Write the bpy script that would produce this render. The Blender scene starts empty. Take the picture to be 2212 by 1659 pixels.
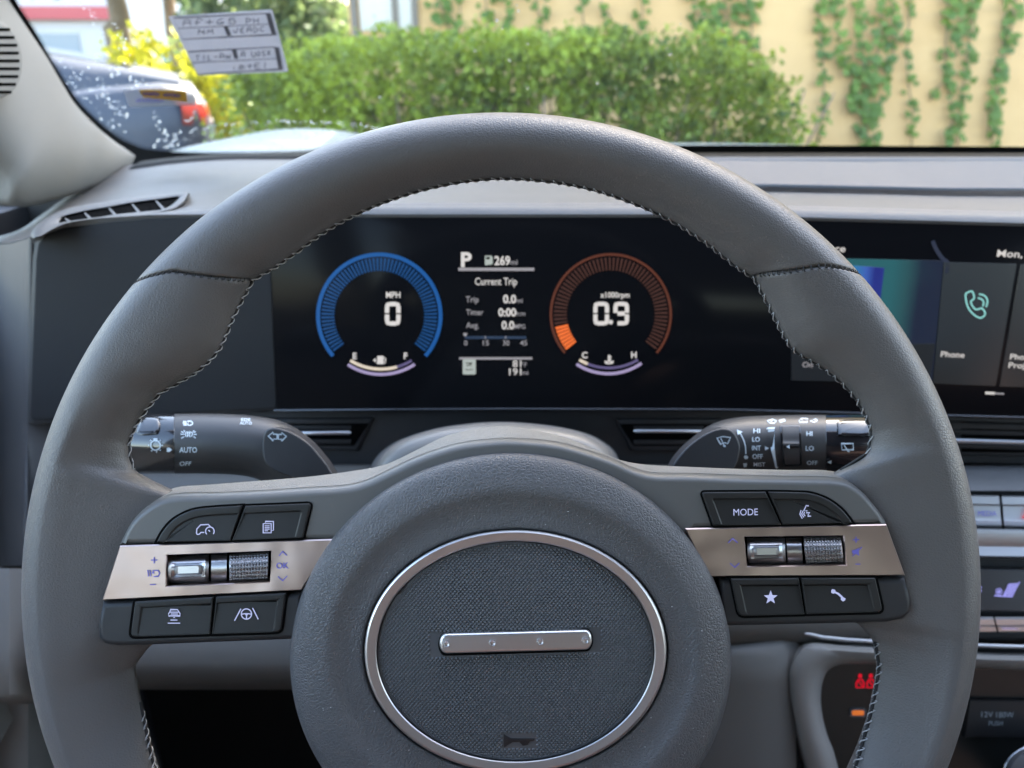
import bpy, math, random
from mathutils import Vector, Matrix
random.seed(7)
R = math.radians
sc = bpy.context.scene
col = sc.collection
# ------------------------------------------------------------------ camera
EYE = Vector((0.0, 0.0, 1.32))
PITCH = 23.0
F, CX, CY = 1662.0, 1106.0, 829.5          # focal length and centre in the 2212 px wide view of the photograph
cam_d = bpy.data.cameras.new('camera')
cam = bpy.data.objects.new('camera', cam_d); col.objects.link(cam)
cam.location = EYE
cam.rotation_euler = (R(90 - PITCH), 0, 0)
cam_d.sensor_width = 36.0
cam_d.lens = F / 2212 * 36
cam_d.clip_start = 0.01
cam_d.clip_end = 1000
cam_d.dof.use_dof = True
cam_d.dof.focus_distance = 0.287
cam_d.dof.aperture_fstop = 12.0
sc.camera = cam
# ------------------------------------------------------------------ sky, sun, exposure
SUN_EL, SUN_AZ = 42.0, 25.0                 # azimuth measured from straight ahead (+y) towards +x
w = bpy.data.worlds.new('World'); sc.world = w; w.use_nodes = True
nt = w.node_tree
sky = nt.nodes.new('ShaderNodeTexSky'); sky.sky_type = 'NISHITA'; sky.sun_disc = False
sky.sun_elevation = R(SUN_EL); sky.sun_rotation = R(SUN_AZ); sky.air_density = 1.3; sky.dust_density = 2.5; sky.ozone_density = 0.6
bg = nt.nodes['Background']; nt.links.new(sky.outputs[0], bg.inputs[0]); bg.inputs[1].default_value = 0.15
sun_d = bpy.data.lights.new('sun', 'SUN'); sun_d.energy = 3.6; sun_d.angle = R(0.5); sun_d.color = (1, 0.94, 0.85)
sun = bpy.data.objects.new('sun', sun_d); col.objects.link(sun)
sd = Vector((math.sin(R(SUN_AZ)) * math.cos(R(SUN_EL)), math.cos(R(SUN_AZ)) * math.cos(R(SUN_EL)), math.sin(R(SUN_EL))))
sun.rotation_euler = sd.to_track_quat('Z', 'Y').to_euler(); sun.location = (0, 0, 20)
sc.view_settings.view_transform = 'Standard'; sc.view_settings.look = 'None'
EXPO = 3.25
sc.view_settings.exposure = EXPO; sc.view_settings.gamma = 1
sc.render.engine = 'CYCLES'
cy = sc.cycles
cy.use_denoising = True; cy.denoiser = 'OPENIMAGEDENOISE'
cy.max_bounces = 10; cy.diffuse_bounces = 5; cy.glossy_bounces = 4; cy.transmission_bounces = 6; cy.transparent_max_bounces = 16
cy.caustics_reflective = False; cy.caustics_refractive = False
cy.sample_clamp_indirect = 6.0

# ------------------------------------------------------------------ geometry helpers
RC = Matrix.Rotation(R(90 - PITCH), 4, 'X')
MC = Matrix.Translation(EYE) @ RC
def P(u, v, d):
    return MC @ Vector(((u - CX) / F * d, (CY - v) / F * d, -d))
def ray(u, v):
    return (RC @ Vector(((u - CX) / F, (CY - v) / F, -1.0)))
def hit(u, v, p0, n):
    r = ray(u, v); n = Vector(n)
    return EYE + r * ((Vector(p0) - EYE).dot(n) / r.dot(n))
def plane3(a, b, c):
    a, b, c = P(*a), P(*b), P(*c)
    return a, (b - a).cross(c - a).normalized()
class Frame:
    def __init__(s, M): s.M = M; s.I = M.inverted(); s.o = s.I @ EYE; s.r = s.I.to_3x3()
    def L(s, u, v, z=0.0):
        d = s.r @ ray(u, v)
        return s.o + d * ((z - s.o.z) / d.z)
    def xy(s, u, v, z=0.0):
        p = s.L(u, v, z); return (p.x, p.y)
def camframe(u, v, d, tilt=0.0, yaw=0.0):
    """frame facing the driver: x right, y up, z towards the driver; tilt turns its top towards the driver"""
    return Frame(Matrix.Translation(P(u, v, d)) @ RC @ Matrix.Rotation(R(tilt), 4, 'X') @ Matrix.Rotation(R(yaw), 4, 'Y'))
WORLD = Frame(Matrix.Identity(4))
class MB:
    def __init__(s): s.v = []; s.f = []
    def add(s, vs, fs):
        b = len(s.v); s.v += [tuple(p) for p in vs]; s.f += [tuple(i + b for i in f) for f in fs]
    def loft(s, loops, closed=True, cap0=False, cap1=False):
        b = len(s.v); n = len(loops[0])
        for lp in loops: s.v += [tuple(p) for p in lp]
        m = n if closed else n - 1
        for k in range(len(loops) - 1):
            for i in range(m):
                j = (i + 1) % n
                s.f.append((b + k * n + i, b + k * n + j, b + (k + 1) * n + j, b + (k + 1) * n + i))
        if cap0: s.f.append(tuple(b + i for i in reversed(range(n))))
        if cap1: s.f.append(tuple(b + (len(loops) - 1) * n + i for i in range(n)))
    def box(s, a, c):
        x0, y0, z0 = a; x1, y1, z1 = c
        s.add([(x0,y0,z0),(x1,y0,z0),(x1,y1,z0),(x0,y1,z0),(x0,y0,z1),(x1,y0,z1),(x1,y1,z1),(x0,y1,z1)],
              [(3,2,1,0),(4,5,6,7),(0,1,5,4),(1,2,6,5),(2,3,7,6),(3,0,4,7)])
    def tube(s, pts, r, n=8, caps=True):
        pts = [Vector(p) for p in pts]; loops = []
        rr = r if isinstance(r, (list, tuple)) else [r] * len(pts)
        up = Vector((0.013, 0.21, 0.97)).normalized()
        for i, p in enumerate(pts):
            t = (pts[min(i + 1, len(pts) - 1)] - pts[max(i - 1, 0)])
            t = t.normalized() if t.length > 1e-9 else Vector((1, 0, 0))
            a = t.cross(up)
            a = a.normalized() if a.length > 1e-3 else t.cross(Vector((1, 0, 0))).normalized()
            c = a.cross(t)
            loops.append([p + (a * math.cos(k * 2 * math.pi / n) + c * math.sin(k * 2 * math.pi / n)) * rr[i] for k in range(n)])
        s.loft(loops, True, caps, caps)
    def ball(s, c, rx, ry, rz, nu=12, nv=7, lo=-90):
        loops = []
        for j in range(nv + 1):
            a = R(lo + (89.9 - lo) * j / nv)
            loops.append([(c[0] + rx * math.cos(a) * math.cos(k * 2 * math.pi / nu), c[1] + ry * math.cos(a) * math.sin(k * 2 * math.pi / nu), c[2] + rz * math.sin(a)) for k in range(nu)])
        s.loft(loops, True, True, True)
MW = {}
def mw(o): return MW.get(o.name, Matrix.Identity(4))
def mkmesh(name, mb, mat, T=None, smooth=None):
    me = bpy.data.meshes.new(name)
    vs = mb.v if T is None else [tuple(T @ Vector(p)) for p in mb.v]
    me.from_pydata(vs, [], mb.f); me.update()
    if mat: me.materials.append(mat)
    if smooth:
        me.shade_smooth()
        if smooth < 180: me.set_sharp_from_angle(angle=R(smooth))
    return me
def obj(name, mb, mat, parent=None, fr=WORLD, smooth=35, wn=False, label=None):
    T = (mw(parent).inverted() if parent else Matrix.Identity(4)) @ fr.M
    o = bpy.data.objects.new(name, mkmesh(name, mb, mat, T, smooth)); col.objects.link(o)
    if parent: o.parent = parent; MW[o.name] = mw(parent)
    if wn:
        m = o.modifiers.new('wn', 'WEIGHTED_NORMAL'); m.keep_sharp = True; m.weight = 60
    if label: o['label'] = label
    return o
def tag(o, label, cat, group=None, kind=None):
    o['label'] = label; o['category'] = cat
    if group: o['group'] = group
    if kind: o['kind'] = kind
    return o
def thing(name, label, cat, fr=WORLD, group=None):
    o = bpy.data.objects.new(name, None); col.objects.link(o); o.empty_display_size = 0.05
    o.matrix_world = fr.M; MW[o.name] = fr.M.copy()
    return tag(o, label, cat, group)
def at(x, y, z): return Frame(Matrix.Translation((x, y, z)))
def solo(name, label, cat, mb, mat, loc, group=None, smooth=35):
    """a thing that is a single mesh, its origin at its base"""
    T = Matrix.Translation(loc)
    o = bpy.data.objects.new(name, mkmesh(name, mb, mat, T.inverted(), smooth)); col.objects.link(o)
    o.matrix_world = T; MW[o.name] = T
    return tag(o, label, cat, group)
# 2D outlines
def area(p): return 0.5 * sum(p[i][0] * p[(i + 1) % len(p)][1] - p[(i + 1) % len(p)][0] * p[i][1] for i in range(len(p)))
def ccw(p): return list(p) if area(p) > 0 else list(reversed(p))
def inset(p, d):
    n = len(p); out = []
    for i in range(n):
        a, b, c = Vector(p[i - 1]), Vector(p[i]), Vector(p[(i + 1) % n])
        e0 = b - a; e1 = c - b
        if e0.length < 1e-9: e0 = e1
        if e1.length < 1e-9: e1 = e0
        e0.normalize(); e1.normalize()
        n0 = Vector((-e0.y, e0.x)); n1 = Vector((-e1.y, e1.x)); m = n0 + n1
        if m.length < 1e-6: m = n0
        m.normalize(); k = max(0.45, m.dot(n0))
        out.append(tuple(b + m * (d / k)))
    return out
def rnd(pts, r, n=5):
    out = []; N = len(pts)
    for i in range(N):
        p = pts[i]; rr = r[i] if isinstance(r, (list, tuple)) else r
        a, b, c = Vector(pts[i - 1][:2]), Vector(p[:2]), Vector(pts[(i + 1) % N][:2])
        d0 = a - b; d1 = c - b; rr = min(rr, d0.length * 0.48, d1.length * 0.48)
        if rr < 1e-6: out.append(tuple(b)); continue
        p0 = b + d0.normalized() * rr; p1 = b + d1.normalized() * rr
        for k in range(n + 1):
            t = k / n; out.append(tuple(p0 * (1 - t) ** 2 + b * 2 * t * (1 - t) + p1 * t * t))
    return out
def spl(pts, n=6, closed=False):
    pts = [Vector(p) for p in pts]; N = len(pts); out = []
    for i in range(N if closed else N - 1):
        p1, p2 = pts[i], pts[(i + 1) % N]
        p0 = pts[i - 1] if (i > 0 or closed) else p1 * 2 - p2
        p3 = pts[(i + 2) % N] if (i + 2 < N or closed) else p2 * 2 - p1
        for k in range(n):
            t = k / n
            out.append(tuple(0.5 * ((2 * p1) + (p2 - p0) * t + (2 * p0 - 5 * p1 + 4 * p2 - p3) * t * t + (3 * p1 - p0 - 3 * p2 + p3) * t ** 3)))
    if not closed: out.append(tuple(pts[-1]))
    return out
def ell(u, v, ru, rv, n=96, a0=0):
    return [(u + ru * math.cos(a0 + 2 * math.pi * k / n), v + rv * math.sin(a0 + 2 * math.pi * k / n)) for k in range(n)]
def lerp1(x, xs, ys):
    if x <= xs[0]: return ys[0]
    for i in range(len(xs) - 1):
        if x <= xs[i + 1]:
            return ys[i] + (ys[i + 1] - ys[i]) * (x - xs[i]) / (xs[i + 1] - xs[i])
    return ys[-1]
def sst(t): t = max(0, min(1, t)); return t * t * (3 - 2 * t)
def plate(mb, fr, px, z0, z1, bev=0.001, seg=4, bz=None, px_is_xy=False):
    """a slab standing on z0 with a rounded upper edge at z1; outline in photograph pixels"""
    p = ccw(px if px_is_xy else [fr.xy(u, v, z1) for u, v in px]); bz = bz or bev
    loops = [[(x, y, z0) for x, y in p]]
    for k in range(seg + 1):
        a = math.pi / 2 * k / seg
        q = inset(p, bev * (1 - math.cos(a))); loops.append([(x, y, z1 - bz + bz * math.sin(a)) for x, y in q])
    mb.loft(loops, True, True, True)
def dish(mb, fr, px, z0, z1, bev, rimw, depth, slope=True):
    """a key with a rounded edge and a scooped face"""
    p = ccw([fr.xy(u, v, z1) for u, v in px]); ys = [q[1] for q in p]; y0, y1 = min(ys), max(ys)
    loops = [[(x, y, z0) for x, y in p]]
    for k in range(5):
        a = math.pi / 2 * k / 4
        loops.append([(x, y, z1 - bev + bev * math.sin(a)) for x, y in inset(p, bev * (1 - math.cos(a)))])
    for k in range(7):
        t = k / 6; q = inset(p, rimw + 0.0022 * t)
        loops.append([(x, y, z1 - depth * sst(t) * (sst((y - y0) / (y1 - y0) * 1.25 - .1) if slope else 1)) for x, y in q])
    mb.loft(loops, True, True, True)
def stroke(mb, pts, wd, mp, closed=False, taper=None):
    n = len(pts); Ls = []; Rs = []
    for i in range(n):
        if closed: a, c = Vector(pts[i - 1][:2]), Vector(pts[(i + 1) % n][:2])
        else: a, c = Vector(pts[max(i - 1, 0)][:2]), Vector(pts[min(i + 1, n - 1)][:2])
        b = Vector(pts[i][:2]); d = c - a
        d = d.normalized() if d.length > 1e-9 else Vector((1, 0))
        nn = Vector((-d.y, d.x)); ww = wd / 2
        if 0 < i < n - 1 or closed:
            e = (b - a); e = e.normalized() if e.length > 1e-9 else d
            ww = ww / max(0.6, abs(Vector((-e.y, e.x)).dot(nn)))
        if taper: ww *= taper[0] + (taper[1] - taper[0]) * i / max(1, n - 1)
        Ls.append(b + nn * ww); Rs.append(b - nn * ww)
    b0 = len(mb.v)
    for l, r_ in zip(Ls, Rs): mb.v += [tuple(mp(*l)), tuple(mp(*r_))]
    for i in range(n if closed else n - 1):
        j = (i + 1) % n; mb.f.append((b0 + 2 * i, b0 + 2 * j, b0 + 2 * j + 1, b0 + 2 * i + 1))
def fill(mb, pts, mp):
    pts = list(reversed(pts)) if area(pts) > 0 else list(pts)
    mb.add([mp(u, v) for u, v in pts], [tuple(range(len(pts)))])
def arc(u, v, r, a0, a1, n=40, rv=None):
    """angles in degrees clockwise from straight up"""
    rv = rv or r
    return [(u + r * math.sin(R(a0 + (a1 - a0) * k / n)), v - rv * math.cos(R(a0 + (a1 - a0) * k / n))) for k in range(n + 1)]
_tx = {}
def _glyphs(s, bold):
    key = (s, bold)
    if key not in _tx:
        c = bpy.data.curves.new('t', 'FONT'); c.body = s; c.size = 1; c.offset = bold; c.resolution_u = 3
        o = bpy.data.objects.new('t', c); col.objects.link(o)
        dg = bpy.context.evaluated_depsgraph_get(); dg.update()
        m = bpy.data.meshes.new_from_object(o.evaluated_get(dg))
        _tx[key] = ([tuple(q.co[:2]) for q in m.vertices], [tuple(p.vertices) for p in m.polygons])
        bpy.data.objects.remove(o); bpy.data.curves.remove(c); bpy.data.meshes.remove(m)
    return _tx[key]
def text(mb, s, u, v, h, mp, width=None, align='l', slant=0.0, rot=0.0, bold=0.012, mirror=False):
    """baseline-left (or centre) at pixel (u, v), capitals h pixels tall, fitted to a width if one is given"""
    vs, fs = _glyphs(s, bold)
    if not vs: return
    x0 = min(p[0] for p in vs); x1 = max(p[0] for p in vs); k = h / 0.70
    kx = (width / (x1 - x0)) if width else k
    off = {'l': 0, 'c': -0.5, 'r': -1}[align] * (x1 - x0) * kx
    cr, sr = math.cos(R(rot)), math.sin(R(rot)); out = []
    for x, y in vs:
        X = (x - x0) * kx
        if mirror: X = (x1 - x0) * kx - X
        X += off; Y = -y * k; X += -Y * slant
        out.append(mp(u + X * cr - Y * sr, v + X * sr + Y * cr))
    mb.add(out, fs)

# ------------------------------------------------------------------ materials
def nodes(name):
    m = bpy.data.materials.new(name); m.use_nodes = True
    return m, m.node_tree, m.node_tree.nodes['Principled BSDF']
def N(t, ty, **kw):
    n = t.nodes.new(ty)
    for k, v in kw.items():
        if k in ('operation', 'feature', 'blend_type', 'data_type', 'noise_dimensions', 'distance', 'wave_type'): setattr(n, k, v)
        else: n.inputs[k].default_value = v
    return n
def plain(name, c, rough=0.5, metal=0.0, spec=0.5, var=0.0, vscale=30, bump=0.0, bscale=400, bdist=0.0002, coat=0.0, rvar=0.0):
    m, t, b = nodes(name)
    b.inputs['Base Color'].default_value = (*c, 1); b.inputs['Roughness'].default_value = rough
    b.inputs['Metallic'].default_value = metal; b.inputs['Specular IOR Level'].default_value = spec
    b.inputs['Coat Weight'].default_value = coat; b.inputs['Coat Roughness'].default_value = 0.05
    tc = t.nodes.new('ShaderNodeTexCoord')
    if var or rvar:
        n = N(t, 'ShaderNodeTexNoise', Scale=vscale, Detail=6.0, Roughness=0.6); t.links.new(tc.outputs['Object'], n.inputs['Vector'])
        if var:
            mx = N(t, 'ShaderNodeMix', data_type='RGBA')
            mx.inputs['A'].default_value = (*[x * (1 - var) for x in c], 1); mx.inputs['B'].default_value = (*[min(1, x * (1 + var)) for x in c], 1)
            t.links.new(n.outputs['Fac'], mx.inputs['Factor']); t.links.new(mx.outputs['Result'], b.inputs['Base Color'])
        if rvar:
            mr = t.nodes.new('ShaderNodeMapRange'); mr.inputs['To Min'].default_value = rough - rvar; mr.inputs['To Max'].default_value = rough + rvar
            mr.inputs['From Min'].default_value = .3; mr.inputs['From Max'].default_value = .7
            t.links.new(n.outputs['Fac'], mr.inputs['Value']); t.links.new(mr.outputs['Result'], b.inputs['Roughness'])
    if bump:
        n2 = N(t, 'ShaderNodeTexNoise', Scale=bscale, Detail=3.0); t.links.new(tc.outputs['Object'], n2.inputs['Vector'])
        bp = N(t, 'ShaderNodeBump', Strength=bump, Distance=bdist); t.links.new(n2.outputs['Fac'], bp.inputs['Height']); t.links.new(bp.outputs[0], b.inputs['Normal'])
    return m
def grain(name, c, rough, scale, strength, dist, spec=0.5, fine=0.3):
    """leather-like: voronoi cells with fine noise"""
    m, t, b = nodes(name)
    tc = t.nodes.new('ShaderNodeTexCoord')
    wob = N(t, 'ShaderNodeTexNoise', Scale=scale * .6, Detail=2.0); t.links.new(tc.outputs['Object'], wob.inputs['Vector'])
    ad = N(t, 'ShaderNodeMix', data_type='RGBA', blend_type='LINEAR_LIGHT'); ad.inputs['Factor'].default_value = 0.35 / scale
    t.links.new(tc.outputs['Object'], ad.inputs['A']); t.links.new(wob.outputs['Color'], ad.inputs['B'])
    vo = N(t, 'ShaderNodeTexVoronoi', feature='DISTANCE_TO_EDGE', Scale=scale); t.links.new(ad.outputs['Result'], vo.inputs['Vector'])
    mr = t.nodes.new('ShaderNodeMapRange'); mr.inputs['From Max'].default_value = 0.22; t.links.new(vo.outputs['Distance'], mr.inputs['Value'])
    no = N(t, 'ShaderNodeTexNoise', Scale=scale * 2.2, Detail=2.0); t.links.new(tc.outputs['Object'], no.inputs['Vector'])
    ma = N(t, 'ShaderNodeMath', operation='MULTIPLY_ADD'); ma.inputs[1].default_value = fine
    t.links.new(no.outputs['Fac'], ma.inputs[0]); t.links.new(mr.outputs['Result'], ma.inputs[2])
    bp = N(t, 'ShaderNodeBump', Strength=strength, Distance=dist); t.links.new(ma.outputs[0], bp.inputs['Height']); t.links.new(bp.outputs[0], b.inputs['Normal'])
    big = N(t, 'ShaderNodeTexNoise', Scale=25.0, Detail=4.0); t.links.new(tc.outputs['Object'], big.inputs['Vector'])
    mx = N(t, 'ShaderNodeMix', data_type='RGBA'); mx.inputs['A'].default_value = (*[x * .9 for x in c], 1); mx.inputs['B'].default_value = (*[x * 1.1 for x in c], 1)
    t.links.new(big.outputs['Fac'], mx.inputs['Factor']); t.links.new(mx.outputs['Result'], b.inputs['Base Color'])
    mr2 = t.nodes.new('ShaderNodeMapRange'); mr2.inputs['To Min'].default_value = rough - .06; mr2.inputs['To Max'].default_value = rough + .06
    t.links.new(big.outputs['Fac'], mr2.inputs['Value']); t.links.new(mr2.outputs['Result'], b.inputs['Roughness'])
    b.inputs['Specular IOR Level'].default_value = spec
    return m
def glow(name, c, s):
    m, t, b = nodes(name)
    b.inputs['Base Color'].default_value = (*[x * .3 for x in c], 1); b.inputs['Emission Color'].default_value = (*c, 1); b.inputs['Emission Strength'].default_value = s * 2 ** -EXPO
    b.inputs['Roughness'].default_value = 0.4; b.inputs['Specular IOR Level'].default_value = 0.2
    return m
def foliage(name, dark, light, trans=0.35):
    m, t, b = nodes(name)
    g = t.nodes.new('ShaderNodeNewGeometry')
    cr = t.nodes.new('ShaderNodeValToRGB'); cr.color_ramp.elements[0].color = (*dark, 1); cr.color_ramp.elements[1].color = (*light, 1)
    tc = t.nodes.new('ShaderNodeTexCoord'); no = N(t, 'ShaderNodeTexNoise', Scale=2.6, Detail=3.0); t.links.new(tc.outputs['Object'], no.inputs['Vector'])
    mr = t.nodes.new('ShaderNodeMapRange'); mr.inputs['From Min'].default_value = .32; mr.inputs['From Max'].default_value = .68; t.links.new(no.outputs['Fac'], mr.inputs['Value'])
    av = N(t, 'ShaderNodeMath', operation='MULTIPLY_ADD'); av.inputs[1].default_value = .55; t.links.new(mr.outputs[0], av.inputs[0])
    h2 = N(t, 'ShaderNodeMath', operation='MULTIPLY'); h2.inputs[1].default_value = .45; t.links.new(g.outputs['Random Per Island'], h2.inputs[0]); t.links.new(h2.outputs[0], av.inputs[2])
    t.links.new(av.outputs[0], cr.inputs['Fac'])
    tr = t.nodes.new('ShaderNodeBsdfTranslucent'); mx = t.nodes.new('ShaderNodeMixShader'); mx.inputs[0].default_value = trans
    hs = t.nodes.new('ShaderNodeHueSaturation'); hs.inputs['Value'].default_value = 1.5; hs.inputs['Hue'].default_value = .485
    t.links.new(cr.outputs[0], hs.inputs['Color']); t.links.new(hs.outputs[0], tr.inputs['Color'])
    t.links.new(cr.outputs[0], b.inputs['Base Color']); b.inputs['Roughness'].default_value = .5
    t.links.new(b.outputs[0], mx.inputs[1]); t.links.new(tr.outputs[0], mx.inputs[2]); t.links.new(mx.outputs[0], t.nodes['Material Output'].inputs[0])
    return m
def thin_glass(name, tint, rough=0.0, refl=1.0, film=0.0):
    m, t, b = nodes(name); t.nodes.remove(b)
    tr = t.nodes.new('ShaderNodeBsdfTransparent'); tr.inputs[0].default_value = (*tint, 1)
    gl = t.nodes.new('ShaderNodeBsdfGlossy'); gl.inputs['Roughness'].default_value = rough
    fr = t.nodes.new('ShaderNodeFresnel'); fr.inputs['IOR'].default_value = 1.45
    mu = N(t, 'ShaderNodeMath', operation='MULTIPLY'); mu.inputs[1].default_value = refl; t.links.new(fr.outputs[0], mu.inputs[0])
    mx = t.nodes.new('ShaderNodeMixShader'); t.links.new(mu.outputs[0], mx.inputs[0]); t.links.new(tr.outputs[0], mx.inputs[1]); t.links.new(gl.outputs[0], mx.inputs[2])
    out = mx
    if film:
        tl_ = t.nodes.new('ShaderNodeBsdfTranslucent'); tl_.inputs[0].default_value = (.9, .9, .9, 1)
        tc = t.nodes.new('ShaderNodeTexCoord'); no = N(t, 'ShaderNodeTexNoise', Scale=9.0, Detail=5.0); t.links.new(tc.outputs['Object'], no.inputs['Vector'])
        k = N(t, 'ShaderNodeMath', operation='MULTIPLY'); k.inputs[1].default_value = film * 2; t.links.new(no.outputs['Fac'], k.inputs[0])
        out = t.nodes.new('ShaderNodeMixShader'); t.links.new(k.outputs[0], out.inputs[0]); t.links.new(mx.outputs[0], out.inputs[1]); t.links.new(tl_.outputs[0], out.inputs[2])
    t.links.new(out.outputs[0], t.nodes['Material Output'].inputs[0])
    return m
M = dict(
    leather=grain('leather', (.104, .098, .095), .40, 900, .36, .0002, fine=.5),
    pad=grain('pad_leather', (.086, .085, .088), .43, 800, .5, .0003),
    bracket=plain('satin_grey', (.108, .106, .102), .42, bump=.12, bscale=2500, bdist=.0001),
    bracket_top=grain('grained_grey', (.19, .184, .172), .5, 800, .4, .0003),
    panel=plain('panel_black', (.026, .026, .028), .45, spec=.35, bump=.15, bscale=3000, bdist=.0001),
    key=plain('key_black', (.018, .018, .018), .45, spec=.35, bump=.15, bscale=3500, bdist=.0001),
    gap=plain('shadow_gap', (.004, .004, .004), .8, spec=.05),
    weave=plain('badge_dots', (.082, .084, .09), .40),
    silver=plain('satin_silver', (.66, .65, .66), .36, 1.0, bump=.04, bscale=4000, bdist=.0001),
    strip=plain('satin_metal', (.42, .325, .30), .33, 1.0, bump=.5, bscale=16, bdist=.006),  # pinkish tint stands for a warm cabin reflection on silver metal
    chrome=plain('chrome', (.60, .60, .62), .26, 1.0),
    thread=plain('thread', (.34, .34, .35), .6),
    rocker=plain('rocker_metal', (.50, .50, .52), .34, 1.0),
    keysilver=plain('key_silver', (.40, .40, .41), .45, 1.0),
    groove=plain('groove', (.012, .012, .013), .7),
    icon=glow('icon_light', (.62, .66, 1.0), .6),
    stripicon=plain('lavender_print', (.17, .15, .52), .5),
    print=plain('pale_print', (.55, .62, .66), .5),
    gloss=plain('gloss_black', (.012, .012, .014), .12, coat=.6),
    stalk=plain('stalk_plastic', (.032, .032, .033), .45, bump=.15, bscale=3000, bdist=.0001),
    stalkface=plain('stalk_face', (.024, .024, .026), .5),
    dash=grain('dash_vinyl', (.086, .084, .083), .5, 1000, .3, .0003),
    dashdark=plain('dash_charcoal', (.026, .026, .028), .5, spec=.3, bump=.2, bscale=1500, bdist=.0002),
    dashgrey=plain('dash_grey', (.085, .085, .088), .5, bump=.2, bscale=1500, bdist=.0002),
    dashlow=plain('dash_warm_grey', (.085, .079, .07), .55, bump=.2, bscale=1500, bdist=.0002),
    beige=plain('pillar_trim', (.25, .242, .224), .75, bump=.5, bscale=1400, bdist=.0003, var=.05, vscale=1200),
    screen=plain('screen_glass', (.006, .006, .007), .12, spec=.06),
    fabric=plain('fabric_panel', (.025, .025, .0255), .8, spec=.15, bump=.6, bscale=1800, bdist=.0003, var=.2, vscale=1800),
    carpet=plain('carpet', (.045, .043, .04), .95, spec=.1, bump=.5, bscale=500),
    black=plain('black', (.003, .003, .003), .9, spec=.02),
    frit=plain('black_ceramic', (.004, .004, .004), .7, spec=.15),
    dashside=plain('dash_side', (.048, .047, .048), .5, bump=.2, bscale=1500, bdist=.0002),  # dash grey darkened to offset the side window light on this face
    console=plain('console_grey', (.19, .178, .16), .5, bump=.2, bscale=1500, bdist=.0002),
    paper=None, paint=None,
)
m_, t_, b_ = nodes('sticker_paper')
b_.inputs['Base Color'].default_value = (.55, .55, .57, 1); b_.inputs['Roughness'].default_value = .6
tr_ = t_.nodes.new('ShaderNodeBsdfTranslucent'); tr_.inputs[0].default_value = (.50, .50, .515, 1)
mx_ = t_.nodes.new('ShaderNodeMixShader'); mx_.inputs[0].default_value = .6
t_.links.new(b_.outputs[0], mx_.inputs[1]); t_.links.new(tr_.outputs[0], mx_.inputs[2]); t_.links.new(mx_.outputs[0], t_.nodes['Material Output'].inputs[0])
M['paper'] = m_

# ================================================================== STEERING WHEEL
D0 = 0.298
WF = camframe(1081, 1285, D0)
wheel = thing('steering_wheel', 'grey leather steering wheel with oval badge and thumb buttons on its spokes', 'steering wheel', WF)
MCI = MC.inverted()
def pix(p, fr=WF):
    q = MCI @ (fr.M @ Vector(p)); return (CX + q.x / -q.z * F, CY - q.y / -q.z * F)
WU, WV = 1081.0, 1285.0
inner = [(300,1480),(292,1440),(320,1400),(400,1340),(440,1250),(440,1150),(420,1085),(376,1061),(330,1042.5),(295,1023.5),(281,992),(279.5,957),(298.6,915),(324,880.5),(346,852),(384,830),(422,807),(452,781),(474,755),(492,715),(508,677),(527,642),(546,607),
         (595,578),(640,546),(720,490),(800,450),(900,415),(1000,394),(1080,387),(1160,391),(1240,402),(1300,417),(1400,454),(1470,490),(1540,538),(1590,578),
         (1629.5,604),(1648.6,639),(1667.6,677),(1690,722),(1709,752),(1728,768),(1760,785),(1791.5,807.5),(1823,836),(1849,868),(1868,903),(1880.5,934),(1879,963),(1868,988.5),(1842,1004.4),(1806,1018),(1740,1080),(1720,1160),(1730,1250),(1770,1320),
         (1852,1346),(1884,1382),(1893,1440),(1886,1484),(1873,1544),(1857,1592),(1828,1659)]
pol = []
for u, v in inner:
    dx, dy = u - WU, v - WV
    pol.append((math.degrees(math.atan2(dx, -dy)), math.hypot(dx, dy)))
pol.sort()
# under the frame: the rim carries on round
pol = [(-180, 880), (-150, 860), (-125, 838)] + [p for p in pol if p[0] > -115 or True] + [(150, 860), (180, 880)]
pol = sorted(p for p in pol)
left_low = [(-120, 836)]
PT = [p[0] for p in pol]; PR = [p[1] for p in pol]
def r_in(t):
    ts = [lerp1(t + k * .16, PT, PR) for k in (-2, -1, 0, 1, 2)]
    return (ts[0] + 2 * ts[1] + 3 * ts[2] + 2 * ts[3] + ts[4]) / 9
def r_out(t): return 1036 + 6 * math.cos(R(t)) + (4 if t > 0 else -2) * abs(math.sin(R(t))) * .5
BZ, AO = 0.0145, 0.0125
def bzf(t, ph):
    k = sst(1 - max(0, abs(abs(t) - 91) - 16) / 14)          # flatter where the rim runs in under the spokes
    return BZ * (1 - .62 * k * max(0, -math.cos(ph)) ** .8)
def section(t, c, ai, n, shrink=0.0):
    out = []; s, k = math.sin(R(t)), math.cos(R(t))
    for i in range(n):
        ph = 2 * math.pi * i / n; a = AO if math.cos(ph) >= 0 else ai
        rr = c + (a - shrink) * math.cos(ph); z = (bzf(t, ph) - shrink) * math.sin(ph)
        out.append((rr * s, rr * k, z))
    return out
_fit = {}
def fit(t):
    key = round(t * 10) / 10
    if key in _fit: return _fit[key]
    c, ai = 0.172, 0.012; s, k = math.sin(R(key)), math.cos(R(key)); Ro, Ri = r_out(key), r_in(key)
    for _ in range(9):
        q = [pix(p) for p in section(key, c, ai, 40)]
        rad = [(u - WU) * s - (v - WV) * k for u, v in q]
        c += (Ro - max(rad)) * D0 / F * .9
        ai += (min(rad) - Ri) * D0 / F * .9 + (Ro - max(rad)) * D0 / F * .9
        ai = max(.004, ai)
    _fit[key] = (c, ai); return _fit[key]
def fitl(t):
    a = math.floor(t * 10) / 10; f = (t - a) * 10; p, q = fit(a), fit(a + .1)
    return p[0] + (q[0] - p[0]) * f, p[1] + (q[1] - p[1]) * f
NS = 56
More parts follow.
